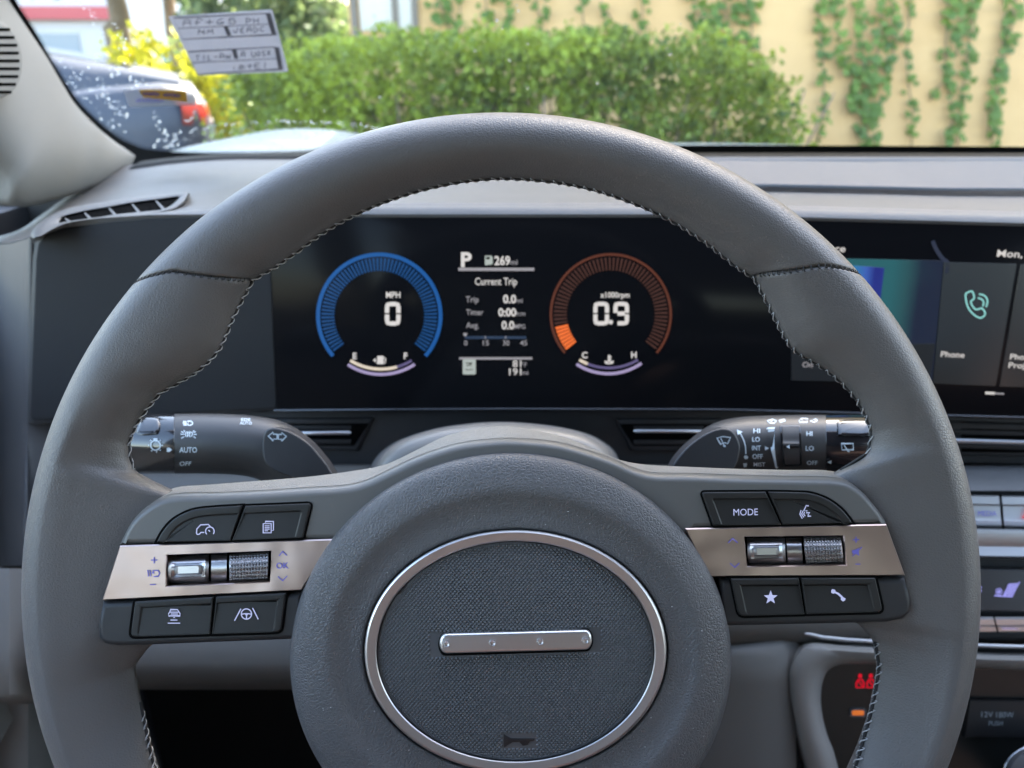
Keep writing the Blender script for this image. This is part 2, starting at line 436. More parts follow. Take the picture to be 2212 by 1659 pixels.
def rim(name, mat, tA, tB, steps, pinchA=True, pinchB=True):
    """tA, tB: functions of the section angle, so that a seam may run askew"""
    mb = MB(); loops = []
    fr_ = [k / steps for k in range(steps + 1)]
    ex = [.0006, .0015, .003, .005, .008]
    if pinchA: fr_ = [0] + ex + [f for f in fr_ if f > .012]
    if pinchB: fr_ = [f for f in fr_ if f < .988] + [1 - e for e in reversed(ex)] + [1]
    span = abs(tB(math.pi / 2) - tA(math.pi / 2))
    for f in fr_:
        lp = []
        for i in range(NS):
            ph = 2 * math.pi * i / NS
            t = tA(ph) + (tB(ph) - tA(ph)) * f
            dist = min(f if pinchA else 9, (1 - f) if pinchB else 9) * span      # degrees from a seam
            sh = 0.0013 * max(0, 1 - dist / .55) ** 2.2 if dist < .55 else 0
            c, ai = fitl(t); a = AO if math.cos(ph) >= 0 else ai
            rr = c + (a - sh) * math.cos(ph); z = (bzf(t, ph) - sh) * math.sin(ph)
            lp.append((rr * math.sin(R(t)), rr * math.cos(R(t)), z))
        loops.append(lp)
    mb.loft(loops, True, True, True)
    # outward facing
    mb.f = [tuple(reversed(f)) for f in mb.f]
    return obj(name, mb, mat, wheel, WF, smooth=180)
def seamL(ph): m = (1 - math.cos(ph)) / 2; return -49.4 + 11.0 * m - (.4 * math.sin(ph) if math.sin(ph) > 0 else 0)
def seamR(ph): m = (1 - math.cos(ph)) / 2; return 48.3 - 9.8 * m + (.1 * math.sin(ph) if math.sin(ph) > 0 else 0)
rim('upper_rim_cover', M['leather'], seamL, seamR, 230)
rim('side_grip', M['leather'], lambda p: -180, seamL, 760, False, True)
rim('side_grip', M['leather'], seamR, lambda p: 180, 760, True, False)
# stitching along the inside of the rim: a sunken cord and slanted threads over it
def rim_pt(t, ph, lift=0.0):
    c, ai = fitl(t); a = AO if math.cos(ph) >= 0 else ai
    rr = c + a * math.cos(ph) - lift; z = bzf(t, ph) * math.sin(ph)
    return (rr * math.sin(R(t)), rr * math.cos(R(t)), z)
def stitch_run(a, b, ph0):
    seam = MB(); th = MB()
    pts = [rim_pt(a + (b - a) * k / 160, ph0, 0.0001) for k in range(161)]
    seam.tube(pts, .0006, 6)
    t = a; k = 0
    while t < b - 1.3:
        j = random.uniform(-.16, .16)
        s_ = random.uniform(.75, 1.1); p = [rim_pt(t + j, ph0 - .15 * s_, .0001), rim_pt(t + .35 + j, ph0 - .10, .0005), rim_pt(t + .9 + j, ph0 + .05, .0007), rim_pt(t + 1.35, ph0 + .13 * s_, .0002)]
        th.tube(spl(p, 3), [.00016] + [.00027] * 8 + [.00016], 5)
        th.tube([rim_pt(t + j, ph0 - .14, .0001), rim_pt(t + .12 + j, ph0 - .02, .0005), rim_pt(t + .2, ph0 + .12, .0001)], .00016, 4)
        t += 1.42; k += 1
    o = obj('stitching_cord', seam, M['groove'], wheel, WF, 180); obj('stitching', th, M['thread'], o, WF, 180)
stitch_run(-71.0, 69.9, R(183))
stitch_run(-122, -106.5, R(176)); stitch_run(97, 128, R(168))
for sm in (seamL, seamR):
    ss = MB()
    for k in range(4, 24):
        ph = math.pi * k / 27 + .1
        p = [rim_pt(sm(ph) - .28, ph, -.0001), rim_pt(sm(ph), ph + .02, .0004), rim_pt(sm(ph) + .28, ph + .03, -.0001)]
        ss.tube(p, .00022, 4)
    obj('seam_stitching', ss, M['groove'], wheel, WF, 180)

# --- bracket behind the horn pad, with the upper button fields
FB = [(262,1176),(290,1122),(330,1086),(378,1066),(470,1063),(560,1059),(664,1052),(744,1047),(792,1036),(844,1012),(904,984),(984,958),(1064,947),(1124,946),(1204,954),(1264,970),(1324,990),(1364,1008),(1410,1020),(1500,1022),(1600,1026),(1700,1028),(1803,1031),(1850,1052),(1890,1095),(1914,1131)]
BB = [(258,1178),(285,1120),(326,1082),(376,1054),(450,1047),(540,1040),(664,1030),(764,1017),(824,1006),(864,990),(912,966),(968,940),(1050,923),(1110,922),(1190,936),(1250,956),(1304,979),(1344,995),(1400,1004),(1500,1009),(1600,1013),(1700,1015),(1799,1018),(1853,1048),(1894,1093),(1918,1131)]
FBs, BBs = spl(FB, 4), spl(BB, 4)
low = [(1700,1138),(1560,1140),(1500,1141),(1380,1250),(1100,1330),(840,1250),(720,1165),(600,1169),(440,1173)]
lowb = low
def ring_of(top, bottom, z): return [tuple(WF.L(u, v, z)) for u, v in list(top) + list(bottom)]
mb = MB()
Lb2 = ring_of(BBs, lowb, -.014); Lb = ring_of(BBs, lowb, -.006); Lf = ring_of(FBs, low, .0075)
mb.loft([Lb2, Lb, Lf], True, True, False)
mb.f = [tuple(reversed(f)) for f in mb.f]
brk = obj('spoke_bracket_back', mb, M['bracket_top'], wheel, WF, 40)
fl = ccw([WF.xy(u, v, .0075) for u, v in list(FBs) + low])
mb = MB(); loops = []
for k in range(7):
    a = math.pi / 2 * k / 6
    loops.append([(x, y, .0075 + .0047 * math.sin(a)) for x, y in inset(fl, .0001 + .0030 * (1 - math.cos(a)))])
mb.loft(loops, True, False, True)
obj('spoke_bracket', mb, M['bracket'], wheel, WF, 60, wn=True)
ZP = .0122
# collar sweeping up from the bracket to the pad
mb = MB(); loops = []
for k in range(8):
    t = k / 7; e = ell(1103, 1425, 545 - 70 * t, 505 - 58 * t, 120)
    loops.append([tuple(WF.L(u, v, .0095 + .0065 * t * t)) for u, v in e])
# (kept inside the outline: only the part over the hub shows)
# --- lower fields of the spokes
for pts in ([(218,1301),(652,1281),(652,1383),(420,1392),(300,1397),(252,1398),(224,1394),(210,1380),(208,1350)], [(1556,1251),(1958,1248),(1972,1298),(1972,1322),(1955,1339),(1918,1347),(1800,1350),(1556,1355)]):
    mb = MB(); plate(mb, WF, rnd(pts, .0035, 4) if False else pts, -.008, ZP, .0024, 5)
    obj('lower_spoke_panel', mb, M['panel'], wheel, WF, 35, wn=True)
# --- keys
def zD(p): return [(293.8 + .19794 * x, 1071.4 + .19794 * y) for x, y in p]
def zE(p): return [(1503.4 + .21873 * x, 1045.4 + .21873 * y) for x, y in p]
def z7(p): return [(.4 * x, 1123.2 + .4 * y) for x, y in p]
def inset_e(p, ds):
    """move every edge in by its own distance (pixels)"""
    sg = 1 if area(p) > 0 else -1; n = len(p); out = []
    for i in range(n):
        a, b, c = Vector(p[i - 1]), Vector(p[i]), Vector(p[(i + 1) % n]); e0 = (b - a).normalized(); e1 = (c - b).normalized()
        n0 = Vector((-e0.y, e0.x)) * sg; n1 = Vector((-e1.y, e1.x)) * sg; d0, d1 = ds[i - 1], ds[i]
        det = n0.x * n1.y - n0.y * n1.x
        if abs(det) < .12: out.append(tuple(b + (n0 + n1).normalized() * (d0 + d1) / 2)); continue
        out.append(tuple(b + Vector(((d0 * n1.y - d1 * n0.y) / det, (n0.x * d1 - n1.x * d0) / det))))
    return out
_c1 = spl(zD([(222,505),(275,405),(370,288),(490,205),(640,148),(860,123),(1158,106)]), 4)
_c2 = list(reversed(spl(zE([(1548,386),(1500,318),(1420,232),(1290,145),(1130,92),(950,82),(716,78)]), 4)))
keys = [
    ('cruise', _c1 + zD([(1027,490)]), None, [15] * (len(_c1) - 1) + [1.5, 1.5]),
    ('page', zD([(1190,110),(1912,80),(1820,460),(1045,487)]), [1,10,3,1], [14,14,1.5,1.5]),
    ('follow', z7([(727,442),(1150,417),(1132,619),(701,634)]), [3,2,2,13], [12,1.5,1.5,14]),
    ('lane', z7([(1166,415),(1543,396),(1517,607),(1142,619)]), [2,3,12,2], [12,14,1.5,1.5]),
    ('mode', zE([(55,82),(690,78),(843,405),(172,414)]), [8,1,1,3], [13,1.5,1.5,16]),
    ('voice', zE([(860,404)]) + _c2, None, [1.5] + [14] * (len(_c2) - 1) + [1.5]),
    ('star', zE([(347,938),(1018,932),(1078,1290),(424,1309)]), [2,2,2,13], [12,1.5,1.5,15]),
    ('call', zE([(1042,932),(1775,930),(1852,1268),(1092,1288)]), [2,3,14,2], [12,15,1.5,1.5]),
]
ZK = ZP + .0012
mpK = lambda u, v: WF.L(u, v, ZK + .0001)
KEY = {}
def key_mesh(fr, pts, rad, ds, z0, z1, bev, depth):
    inn = inset_e(pts, ds); inn2 = inset_e(inn, [4 if d > 5 else .5 for d in ds])
    if rad: pts = rnd(pts, rad, 4); inn = rnd(inn, [max(.6, r * .8) for r in rad], 4); inn2 = rnd(inn2, [max(.5, r * .6) for r in rad], 4)
    P3 = [[fr.xy(u, v, z1) for u, v in q] for q in (pts, inn, inn2)]
    if area(P3[0]) < 0: P3 = [list(reversed(q)) for q in P3]
    o, i1, i2 = P3; ys = [q[1] for q in o]; y0, y1 = min(ys), max(ys)
    lo = [[(x, y, z0) for x, y in o]]
    for k in range(5):
        a = math.pi / 2 * k / 4; lo.append([(x, y, z1 - bev + bev * math.sin(a)) for x, y in inset(o, bev * (1 - math.cos(a)))])
    lo.append([(x, y, z1) for x, y in i1])
    fz = lambda y: z1 - .00005 - depth * max(0, (y - y0) / (y1 - y0))
    for t in (.3, .7, 1):
        lo.append([(a[0] + (b[0] - a[0]) * t, a[1] + (b[1] - a[1]) * t, z1 + (fz(b[1]) - z1) * sst(t)) for a, b in zip(i1, i2)])
    mb = MB(); mb.loft(lo, True, True, False); mb.add(lo[-1], [tuple(range(len(lo[-1])))]); return mb, pts
for nm, pts, rad, ds in keys:
    k, outl = key_mesh(WF, pts, rad, ds, .004, ZK, .0006, .0009)
    q_ = inset(ccw([WF.xy(u, v, ZP + .0004) for u, v in outl]), -.00075)
    g = MB(); plate(g, WF, q_, .004, ZP + .00045, .0001, 1, px_is_xy=True)
    KEY[nm] = obj('button', k, M['key'], wheel, WF, 40, wn=True)
    obj('button_gap', g, M['gap'], KEY[nm], WF, 30)
def zk(f, s):   # icon strokes in zoom coordinates
    return [f(q) for q in s]
def icon(nm, strokes, fills=(), w_=2.4, conv=zD, texts=()):
    mb = MB()
    for s in strokes:
        closed = s[0] == 'c'; pts = conv(s[1] if closed else s)
        stroke(mb, pts, w_, mpK, closed)
    for f_ in fills: fill(mb, conv(f_), mpK)
    for a in texts: text(mb, *a[0], mpK, **a[1])
    obj('icon', mb, M['icon'], KEY[nm], WF, None)
icon('cruise', [[(745,398),(708,398),(690,418),(665,418),(660,405),(664,360),(705,315),(790,311),(812,335)], arc(806, 385, 47, -130, 130, 24) and [(806 + 47 * math.sin(R(a)), 385 - 47 * math.cos(R(a))) for a in range(-135, 140, 12)], [(790,372),(808,388)], [(668,355),(700,322)]])
icon('page', [('c', [(1388,302),(1475,302),(1475,402),(1388,402)]), [(1412,292),(1412,278),(1500,278),(1500,376),(1484,376)], [(1404,326),(1458,326)], [(1404,345),(1458,345)], [(1404,362),(1458,362)], [(1404,380),(1440,380)]], w_=2.0)
icon('follow', [('c', [(378,1240),(452,1240),(470,1268),(480,1282),(480,1308),(356,1308),(356,1282),(368,1268)]), [(372,1268),(464,1268)], [(380,1288),(456,1288)], [(362,1308),(362,1318)], [(474,1308),(474,1318)], [(376,1354),(452,1354)], [(346,1388),(482,1388)]], [[(402,1332),(416,1318),(430,1332)]], w_=2.2)
icon('lane', [[(1145,1230),(1075,1362)], [(1272,1222),(1334,1346)], ('c', [(1205 + 56 * math.sin(R(a)), 1288 - 56 * math.cos(R(a))) for a in range(0, 360, 15)]), [(1152,1290),(1190,1284),(1222,1284),(1258,1290)], [(1206,1284),(1206,1340)]], [[(1186,1278),(1224,1278),(1218,1302),(1194,1302)]], w_=2.4)
icon('mode', [], conv=zE, texts=[(('MODE', 1584.5, 1113.8, 14.5), dict(width=53, rot=-1.2, bold=.0))])
icon('voice', [[(1092,208),(1064,266),(1098,264),(1090,285),(1124,284),(1108,302),(1106,318),(1138,318)], [(1072,276),(1064,298),(1080,318)], [(1056,266),(1044,298),(1066,330)], [(1038,258),(1026,298),(1050,342)]], [[(1106 + 8 * math.cos(R(a)), 216 + 8 * math.sin(R(a))) for a in range(0, 360, 45)]], conv=zE, w_=2.0)
icon('star', [], [[(738 + (72 if k % 2 == 0 else 30) * math.sin(R(36 * k)), 1122 - (72 if k % 2 == 0 else 30) * math.cos(R(36 * k))) for k in range(10)]], conv=zE)
icon('call', [], [[(1336,1052),(1346,1038),(1376,1046),(1378,1062),(1412,1076),(1448,1110),(1458,1122),(1478,1130),(1474,1148),(1452,1162),(1430,1142),(1432,1122),(1400,1094),(1372,1078),(1358,1084),(1336,1076)]], conv=zE)
# --- brushed strips with rocker, divider and knurled roller
ZS = ZP + .0008
strips = [([(258,1179),(725,1164.5),(670,1274),(650,1275.5),(220,1297)], zD([(334,648),(1471,604),(1456,936),(329,986)]), zD([(350,660),(795,640),(790,955),(345,965)]), zD([(815,640),(1000,632),(992,940),(812,947)]), zD([(1018,636),(1448,610),(1436,918),(1018,936)])),
          ([(1480,1141.5),(1915.7,1132.5),(1956,1243.4),(1530,1245.8)], zE([(482,525),(1457,514),(1485,800),(510,814)]), zE([(500,536),(877,530),(890,796),(517,802)]), zE([(885,530),(1045,530),(1060,796),(905,798)]), zE([(1060,520),(1432,515),(1460,785),(1085,797)]))]
def quadmap(q, z=0):
    """bilinear over a pixel quad tl, tr, br, bl"""
    def f(s, t, z):
        a = Vector(q[0]) * (1 - s) + Vector(q[1]) * s; b = Vector(q[3]) * (1 - s) + Vector(q[2]) * s
        c = a * (1 - t) + b * t; return WF.L(c.x, c.y, z)
    return f
strip_objs = []
for (sp_, well, rock, div, roll) in strips:
    # strip with a real opening for the rollers
    o_ = [Vector(WF.xy(u, v, ZS)) for u, v in sp_]
    if len(o_) == 5: o_ = [o_[0], o_[1], o_[3], o_[4]]
    i_ = [Vector(WF.xy(u, v, ZS)) for u, v in well]
    def edge(q, n=8): return [tuple(q[k] * (1 - j / n) + q[(k + 1) % 4] * (j / n)) for k in range(4) for j in range(n)]
    O, I = edge(o_), edge(i_)
    mb = MB()
    io = inset(list(reversed(O)), .0004); io.reverse()
    ii = inset(I, .0003)    # I runs clockwise (tl, tr, br, bl): insetting the same list grows it
    mb.loft([[(x, y, .006) for x, y in O], [(x, y, ZS - .0004) for x, y in O], [(x, y, ZS) for x, y in io], [(x, y, ZS) for x, y in ii], [(x, y, ZS - .0004) for x, y in I], [(x, y, .004) for x, y in I]])
    mb.f = [tuple(reversed(f)) for f in mb.f]
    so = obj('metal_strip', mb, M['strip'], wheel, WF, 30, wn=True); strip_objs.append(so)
    mb = MB(); plate(mb, WF, well, .002, .0045, .0001, 1); obj('roller_well', mb, M['gap'], so, WF, None)
    # rocker: a bar with a raised flat
    f = quadmap(rock); mb = MB(); n, m = 24, 12
    prof = lambda t: .0052 + .0088 * math.sqrt(max(0, 1 - (2 * t - 1) ** 2)) ** .8
    loops = []
    for j in range(n + 1):
        t = j / n; row = []
        for i in range(m + 1):
            s = i / m; z = prof(t); ed = min(s, 1 - s)
            if .34 < t < .66 and .2 < s < .8: z = prof(.34) + .0009
            elif .28 < t < .72 and .1 < s < .9: z = prof(t) - .0007
            z -= .0012 * (1 - sst(ed / .05))
            row.append(tuple(f(s, t, z)))
        loops.append(row)
    mb.loft(loops, False); obj('rocker_key', mb, M['rocker'], so, WF, 28)
    f = quadmap(div); mb = MB(); loops = []
    for j in range(n + 1):
        t = j / n; loops.append([tuple(f(s, t, .0045 + .0082 * math.sqrt(max(0, 1 - (2 * t - 1) ** 2)) ** .7 - (.002 if s in (0, 1) else 0))) for s in (0, .04, .5, .96, 1)])
    mb.loft(loops, False); obj('roller_divider', mb, M['rocker'], so, WF, 40)
    f = quadmap(roll); mb = MB(); nc, nr = 13, 10
    cyl = lambda t: .0050 + .0092 * math.sqrt(max(0, 1 - (2 * t - 1) ** 2))
    for r_ in range(nr):
        for c_ in range(nc):
            s0, s1 = c_ / nc, (c_ + 1) / nc
            t0, t1 = .5 - .5 * math.cos(math.pi * r_ / nr), .5 - .5 * math.cos(math.pi * (r_ + 1) / nr)
            sm, tm = (s0 + s1) / 2, (t0 + t1) / 2
            mb.add([f(s0, t0, cyl(t0)), f(s1, t0, cyl(t0)), f(s1, t1, cyl(t1)), f(s0, t1, cyl(t1)), f(sm, tm, cyl(tm) + .0015)], [(0, 1, 4), (1, 2, 4), (2, 3, 4), (3, 0, 4)])
    obj('knurled_roller', mb, M['silver'], so, WF, None)
mpS = lambda u, v: WF.L(u, v, ZS + .00025)
a_ = MB()
for s in ([(163,700),(232,700)], [(197,668),(197,736)], [(150,968),(215,966)], [(128,806),(136,880)], [(152,806),(160,880)]): stroke(a_, zD(s), 2.2, mpS)
stroke(a_, zD([(180,815),(240,812),(258,845),(240,878),(190,880)]), 2.2, mpS); stroke(a_, zD([(172,846),(186,828),(196,850)]), 2.2, mpS)
obj('distance_symbol', a_, M['stripicon'], strip_objs[0], WF, None); a_ = MB()
stroke(a_, zD([(1560,655),(1600,605),(1645,650)]), 2.2, mpS); stroke(a_, zD([(1548,878),(1600,925),(1650,872)]), 2.2, mpS)
text(a_, 'OK', 597, 1228.6, 13, mpS, width=26.5, rot=-2, bold=.014)
obj('select_symbol', a_, M['stripicon'], strip_objs[0], WF, None)
a_ = MB()
for s in ([(318,582),(362,538),(412,582)], [(338,782),(384,824),(430,780)]): stroke(a_, zE(s), 2.3, mpS)
obj('seek_symbol', a_, M['stripicon'], strip_objs[1], WF, None); a_ = MB()
for s in ([(1550,552),(1612,550)], [(1580,522),(1581,580)], [(1575,792),(1625,792)], [(1545,715),(1640,622)]): stroke(a_, zE(s), 2.3, mpS)
fill(a_, zE([(1540,655),(1570,652),(1608,632),(1612,712),(1580,690),(1545,690)]), mpS)
obj('volume_symbol', a_, M['stripicon'], strip_objs[1], WF, None)
# --- horn pad
PC, RC_ = (1103, 1425), (1113.5, 1407)
def padloop(s, z, n=160):   # s: 1 = pad edge, 0 = trim ring
    out = []
    for k in range(n):
        a = 2 * math.pi * k / n
        u = (RC_[0] + 330 * math.cos(a)) * (1 - s) + (PC[0] + 475 * math.cos(a)) * s
        v = (RC_[1] + 266 * math.sin(a)) * (1 - s) + (PC[1] + 446 * math.sin(a)) * s
        out.append(tuple(WF.L(u, v, z)))
    return out
mb = MB()
prof = [(1.012, -.012), (1.012, .008), (1.008, .0115), (.985, .0146), (.94, .0166), (.85, .0182), (.72, .0194), (.58, .0203), (.47, .0204), (.36, .0196), (.22, .0190), (.10, .0190), (.03, .0190), (.0, .0186), (-.02, .0172)]
prof_s = spl(prof[2:], 3)
mb.loft([padloop(s, z) for s, z in prof[:2]] + [padloop(s, z) for s, z in prof_s], True, False, True)
mb.f = [tuple(reversed(f)) for f in mb.f]
obj('horn_pad', mb, M['pad'], wheel, WF, 60)
def ering(ru, rv, z, n=160): return [tuple(WF.L(u, v, z)) for u, v in ell(RC_[0], RC_[1], ru, rv, n)]
mb = MB()
mb.loft([ering(326, 262, .017), ering(326, 262, .0203), ering(324, 260, .0209), ering(321, 257, .0212), ering(303, 241, .0208), ering(300.5, 238.5, .0204), ering(300, 238, .017)])
mb.f = [tuple(reversed(f)) for f in mb.f]
obj('badge_trim_ring', mb, M['silver'], wheel, WF, 18)
mb = MB(); lp = []
for k in range(10):
    s = math.cos(math.pi / 2 * k / 10); lp.append(ering(298 * s, 236 * s, .0188 + .0016 * (1 - s * s) ** .8))
mb.loft([ering(298, 236, .0165)] + lp, True, False, True)
mb.f = [tuple(reversed(f)) for f in mb.f]
hw_, hh_ = .00066, .00070
Cb = WF.L(RC_[0], RC_[1], .0196); rxm, rym = 294 / F * (D0 - .0196), 232 / F * (D0 - .0196)
(hx0, hy1), (hx1, hy0) = WF.xy(1086, 1584, .0196), WF.xy(1158, 1616, .0196)
for j in range(-62, 63):
    for i in range(-48, 49):
        x, y = (i + .5 * (j % 2)) * .00146, j * .00083
        e = (x / rxm) ** 2 + (y / rym) ** 2
        if e > 1: continue
        z = .0188 + .0016 * max(0, 1 - e) ** .8 - .00004
        if abs(x - .0) < .031 and abs(y - .0032 - x * .025) < .0045: continue
        X, Y = Cb.x + x, Cb.y + y
        if hx0 < X < hx1 and hy0 < Y < hy1: continue
        ring8 = [(X + hw_ * math.cos(a), Y + hh_ * math.sin(a), z) for a in [k * math.pi / 3 for k in range(6)]]
        mb.add(ring8 + [(X + (p[0] - X) * .55, Y + (p[1] - Y) * .55, z + .00046) for p in ring8] + [(X, Y, z + .00056)], [(k, (k + 1) % 6, 6 + (k + 1) % 6, 6 + k) for k in range(6)] + [(6 + k, 6 + (k + 1) % 6, 12) for k in range(6)])
badge = obj('badge_plate', mb, M['weave'], wheel, WF, 60)
ZB = .0225
bar = [(u, v) for u, v in [(964 + 15.5 * math.sin(R(a)), 1391.5 - 21.5 * math.cos(R(a))) for a in range(180, 361, 15)] + [(1264 + 15.5 * math.sin(R(a)), 1383.5 - 21.5 * math.cos(R(a))) for a in range(0, 181, 15)]]
mb = MB(); plate(mb, WF, [(1114 + (u - 1114) * 1.012, 1387.5 + (v - 1387.5) * 1.16) for u, v in bar], .017, .02065, .0001, 1); 
gp = obj('badge_bar_gap', mb, M['gap'], badge, WF, 30)
mb = MB(); plate(mb, WF, bar, .018, ZB, .0011, 5)
barob = obj('badge_bar', mb, M['silver'], badge, WF, 40, wn=True)
mb = MB()
for u, v in ((964.5,1391.3),(1064,1389.5),(1167.5,1386.8),(1265,1383.8)):
    lp = []
    for rr, z in ((8.5, ZB - .0002), (7.6, ZB + .0006), (6.2, ZB + .0006), (5.2, ZB + .00025), (2.5, ZB + .0001)):
        lp.append([tuple(WF.L(a, b, z)) for a, b in ell(u, v, rr, rr, 20)])
    mb.loft(lp, True, False, True)
mb.f = [tuple(reversed(f)) for f in mb.f]
obj('badge_dimples', mb, M['silver'], barob if False else badge, WF, 40)
mb = MB()
zh = lambda p: [(777.6 + .3229 * x, 1123.2 + .3229 * y) for x, y in p]
hp = zh([(960,1432),(1010,1462),(1170,1464),(1166,1478),(1138,1484),(1122,1508),(1088,1512),(1066,1486),(1020,1488),(962,1526)])
plate(mb, WF, hp, .0170, .0198, .0002, 2)
obj('horn_symbol', mb, plain('horn_emboss', (.012, .012, .014), .4), badge, WF, 30)
# lint on the pad
mb = MB(); sr = random.Random(9); sx_ = [p[0] for p in reversed(prof)]; sz_ = [p[1] for p in reversed(prof)]
for k in range(70):
    s_, a_2 = sr.uniform(.06, .93), sr.uniform(0, 2 * math.pi)
    u = (RC_[0] + 330 * math.cos(a_2)) * (1 - s_) + (PC[0] + 475 * math.cos(a_2)) * s_; v = (RC_[1] + 266 * math.sin(a_2)) * (1 - s_) + (PC[1] + 446 * math.sin(a_2)) * s_
    c = WF.L(u, v, lerp1(s_, sx_, sz_) + .00012); r_ = sr.uniform(.00007, .00019); e = sr.uniform(.5, 2.2)
    mb.add([(c.x + r_ * e * math.cos(R(q)), c.y + r_ * math.sin(R(q)), c.z) for q in range(0, 360, 60)], [(0, 1, 2, 3, 4, 5)])
o = obj('lint_specks', mb, plain('lint', (.5, .5, .5), .9), wheel, WF, None); o['kind'] = 'stuff'
# column stub behind the hub
mb = MB(); mb.loft([[tuple(WF.L(u, v, -.014)) for u, v in ell(1103, 1425, 380, 340, 48)], [tuple(WF.L(u, v, -.06)) for u, v in ell(1103, 1400, 300, 260, 48)]], True, True, True)
obj('hub_back', mb, M['panel'], wheel, WF, 40)

# ================================================================== STALKS
def stalk(name, label, fr, axis, knob, kmat_range, face, vc, r_px):
    t = thing(name, label, 'lever', fr)
    mb = MB(); pts = spl([(u, v, h) for u, v, h in axis], 5); loops = []
    for i, (u, v, h) in enumerate(pts):
        a = Vector(pts[max(0, i - 1)][:2]); b = Vector(pts[min(len(pts) - 1, i + 1)][:2]); d = (b - a).normalized(); n = Vector((-d.y, d.x))
        lp = []
        for k in range(32):
            ph = 2 * math.pi * k / 32; q = Vector((u, v)) + n * h * math.cos(ph); z = min(h, r_px) * .0002407 * math.sin(ph)
            lp.append(tuple(fr.L(q.x, q.y, z)))
        loops.append(lp)
    mb.loft(loops, True, True, True)
    body = obj('lever_body', mb, M['stalk'], t, fr, 50)
    # rotating end
    mb = MB(); u0, u1 = knob; loops = []
    for u, s in ((u0, .965), (u0 + (3 if u1 > u0 else -3), 1.0), (u1 - (8 if u1 > u0 else -8), 1.01), (u1, .93)):
        loops.append([tuple(fr.L(u, vc + r_px * s * math.cos(2 * math.pi * k / 40), r_px * s * .0002407 * math.sin(2 * math.pi * k / 40))) for k in range(40)])
    mb.loft(loops, True, True, True)
    kn = obj('lever_knob', mb, M['gloss'], t, fr, 40)
    return t, body, kn
SFl = camframe(500, 958, .40)
SFr = camframe(1650, 960, .40)
sl, slb, slk = stalk('light_lever', 'black light and turn signal lever reaching out left of the steering column', SFl,
    [(372,958.5,64.5),(440,958.5,64.8),(500,960,65),(548,965,66),(590,976,68),(630,1000,66),(660,1032,60),(690,1080,54),(715,1140,48)], (379, 250), None, None, 958.5, 65)
sr_, srb, srk = stalk('wiper_lever', 'black wiper lever reaching out right of the steering column', SFr,
    [(1790,960.5,64),(1720,961,64.5),(1650,963,65),(1604,966,65),(1566,976,66),(1530,997,62),(1502,1026,56),(1476,1070,50),(1450,1130,46)], (1782, 1935), None, None, 960.5, 64.5)
def surf(fr, vc, r):
    rr = r * .0002407
    def f(u, v, lift=.0005):
        q = (v - vc) / r; q = max(-.97, min(.97, q)); z = rr * math.sqrt(1 - q * q)
        yc = fr.L(u, vc, 0).y
        for _ in range(5):
            p = fr.L(u, v, z); z = math.sqrt(max(rr * rr * .02, rr * rr - (p.y - yc) ** 2))
        return fr.L(u, v, z + lift)
    return f
zF1 = lambda p: [(259.2 + .22655 * x, 881.3 + .22655 * y) for x, y in p]
zF2 = lambda p: [(1417 + .21873 * x, 881.3 + .21873 * y) for x, y in p]
fl_, frr = surf(SFl, 958.5, 65.0), surf(SFr, 961, 64.8)
flk = surf(SFl, 958.5, 66.2); frk = surf(SFr, 960.5, 65.7)
# thumb faces
def face(name, pts, fr, body, z=.0162, dr=.35):
    mb = MB(); plate(mb, fr, spl(pts, 4, True), .006, z, .0012, 4); return obj(name, mb, M['stalkface'], body, fr, 40, wn=True)
face('thumb_face', zF1([(1352,360),(1362,262),(1400,205),(1470,188),(1560,205),(1650,240),(1790,330),(1900,450),(1990,570),(2030,690),(1800,720),(1600,655),(1450,590),(1368,500)]), SFl, slb)
face('thumb_face', zF2([(835,420),(830,350),(795,270),(740,215),(660,198),(580,215),(470,265),(350,350),(250,450),(170,560),(160,640),(400,700),(700,640),(800,560)]), SFr, srb)
def ic(body, fr, mp, strokes, conv, w_=2.2, fills=(), texts=(), mat=None):
    mb = MB()
    for s in strokes:
        if s[0] == 'c': stroke(mb, spl([(*q, 0) for q in conv(s[1])], 1, True) and conv(s[1]), w_, mp, True)
        else: stroke(mb, conv(s), w_, mp)
    for f_ in fills: fill(mb, conv(f_), mp)
    for a, k in texts: text(mb, *a, mp, **k)
    return obj('printed_symbols', mb, mat or M['print'], body, fr, None)
D_ = lambda cx, s: [(cx, 215), (cx, 268), (cx + s * 18, 264), (cx + s * 26, 242), (cx + s * 18, 219)]
ic(slb, SFl, fl_, [('c', [(648,125),(648,165),(672,165),(690,155),(692,140),(680,126)]), [(600,128),(634,130)], [(600,140),(634,142)], [(602,152),(636,153)], [(606,163),(636,163)],
    ('c', [(646,225),(646,275),(628,268),(622,250),(630,232)]), ('c', [(664,225),(664,275),(684,268),(692,250),(684,232)]),
    [(582,226),(612,234)], [(578,250),(610,250)], [(584,288),(612,274)], [(606,214),(622,226)], [(700,236),(722,226)], [(704,252),(730,252)], [(700,272),(722,286)], [(694,226),(708,214)]], zF1, 1.8,
    texts=[(('AUTO', 387.5, 977.5, 11.5), dict(width=38, bold=.012)), (('OFF', 387.5, 1006, 9), dict(width=25, bold=.005, slant=.15)), (('AUTO', 518, 917, 6), dict(width=26, bold=.01)), (('EDE', 521, 909.5, 6), dict(width=20, bold=.01))])
mpf = lambda u, v: SFl.L(u, v, .01645)
ic(slb, SFl, mpf, [('c', [(1415,268),(1462,228),(1462,250),(1498,250),(1498,296),(1462,296),(1462,314)]), ('c', [(1586,272),(1540,232),(1540,252),(1510,252),(1510,298),(1540,298),(1540,316)])], zF1, 1.9)
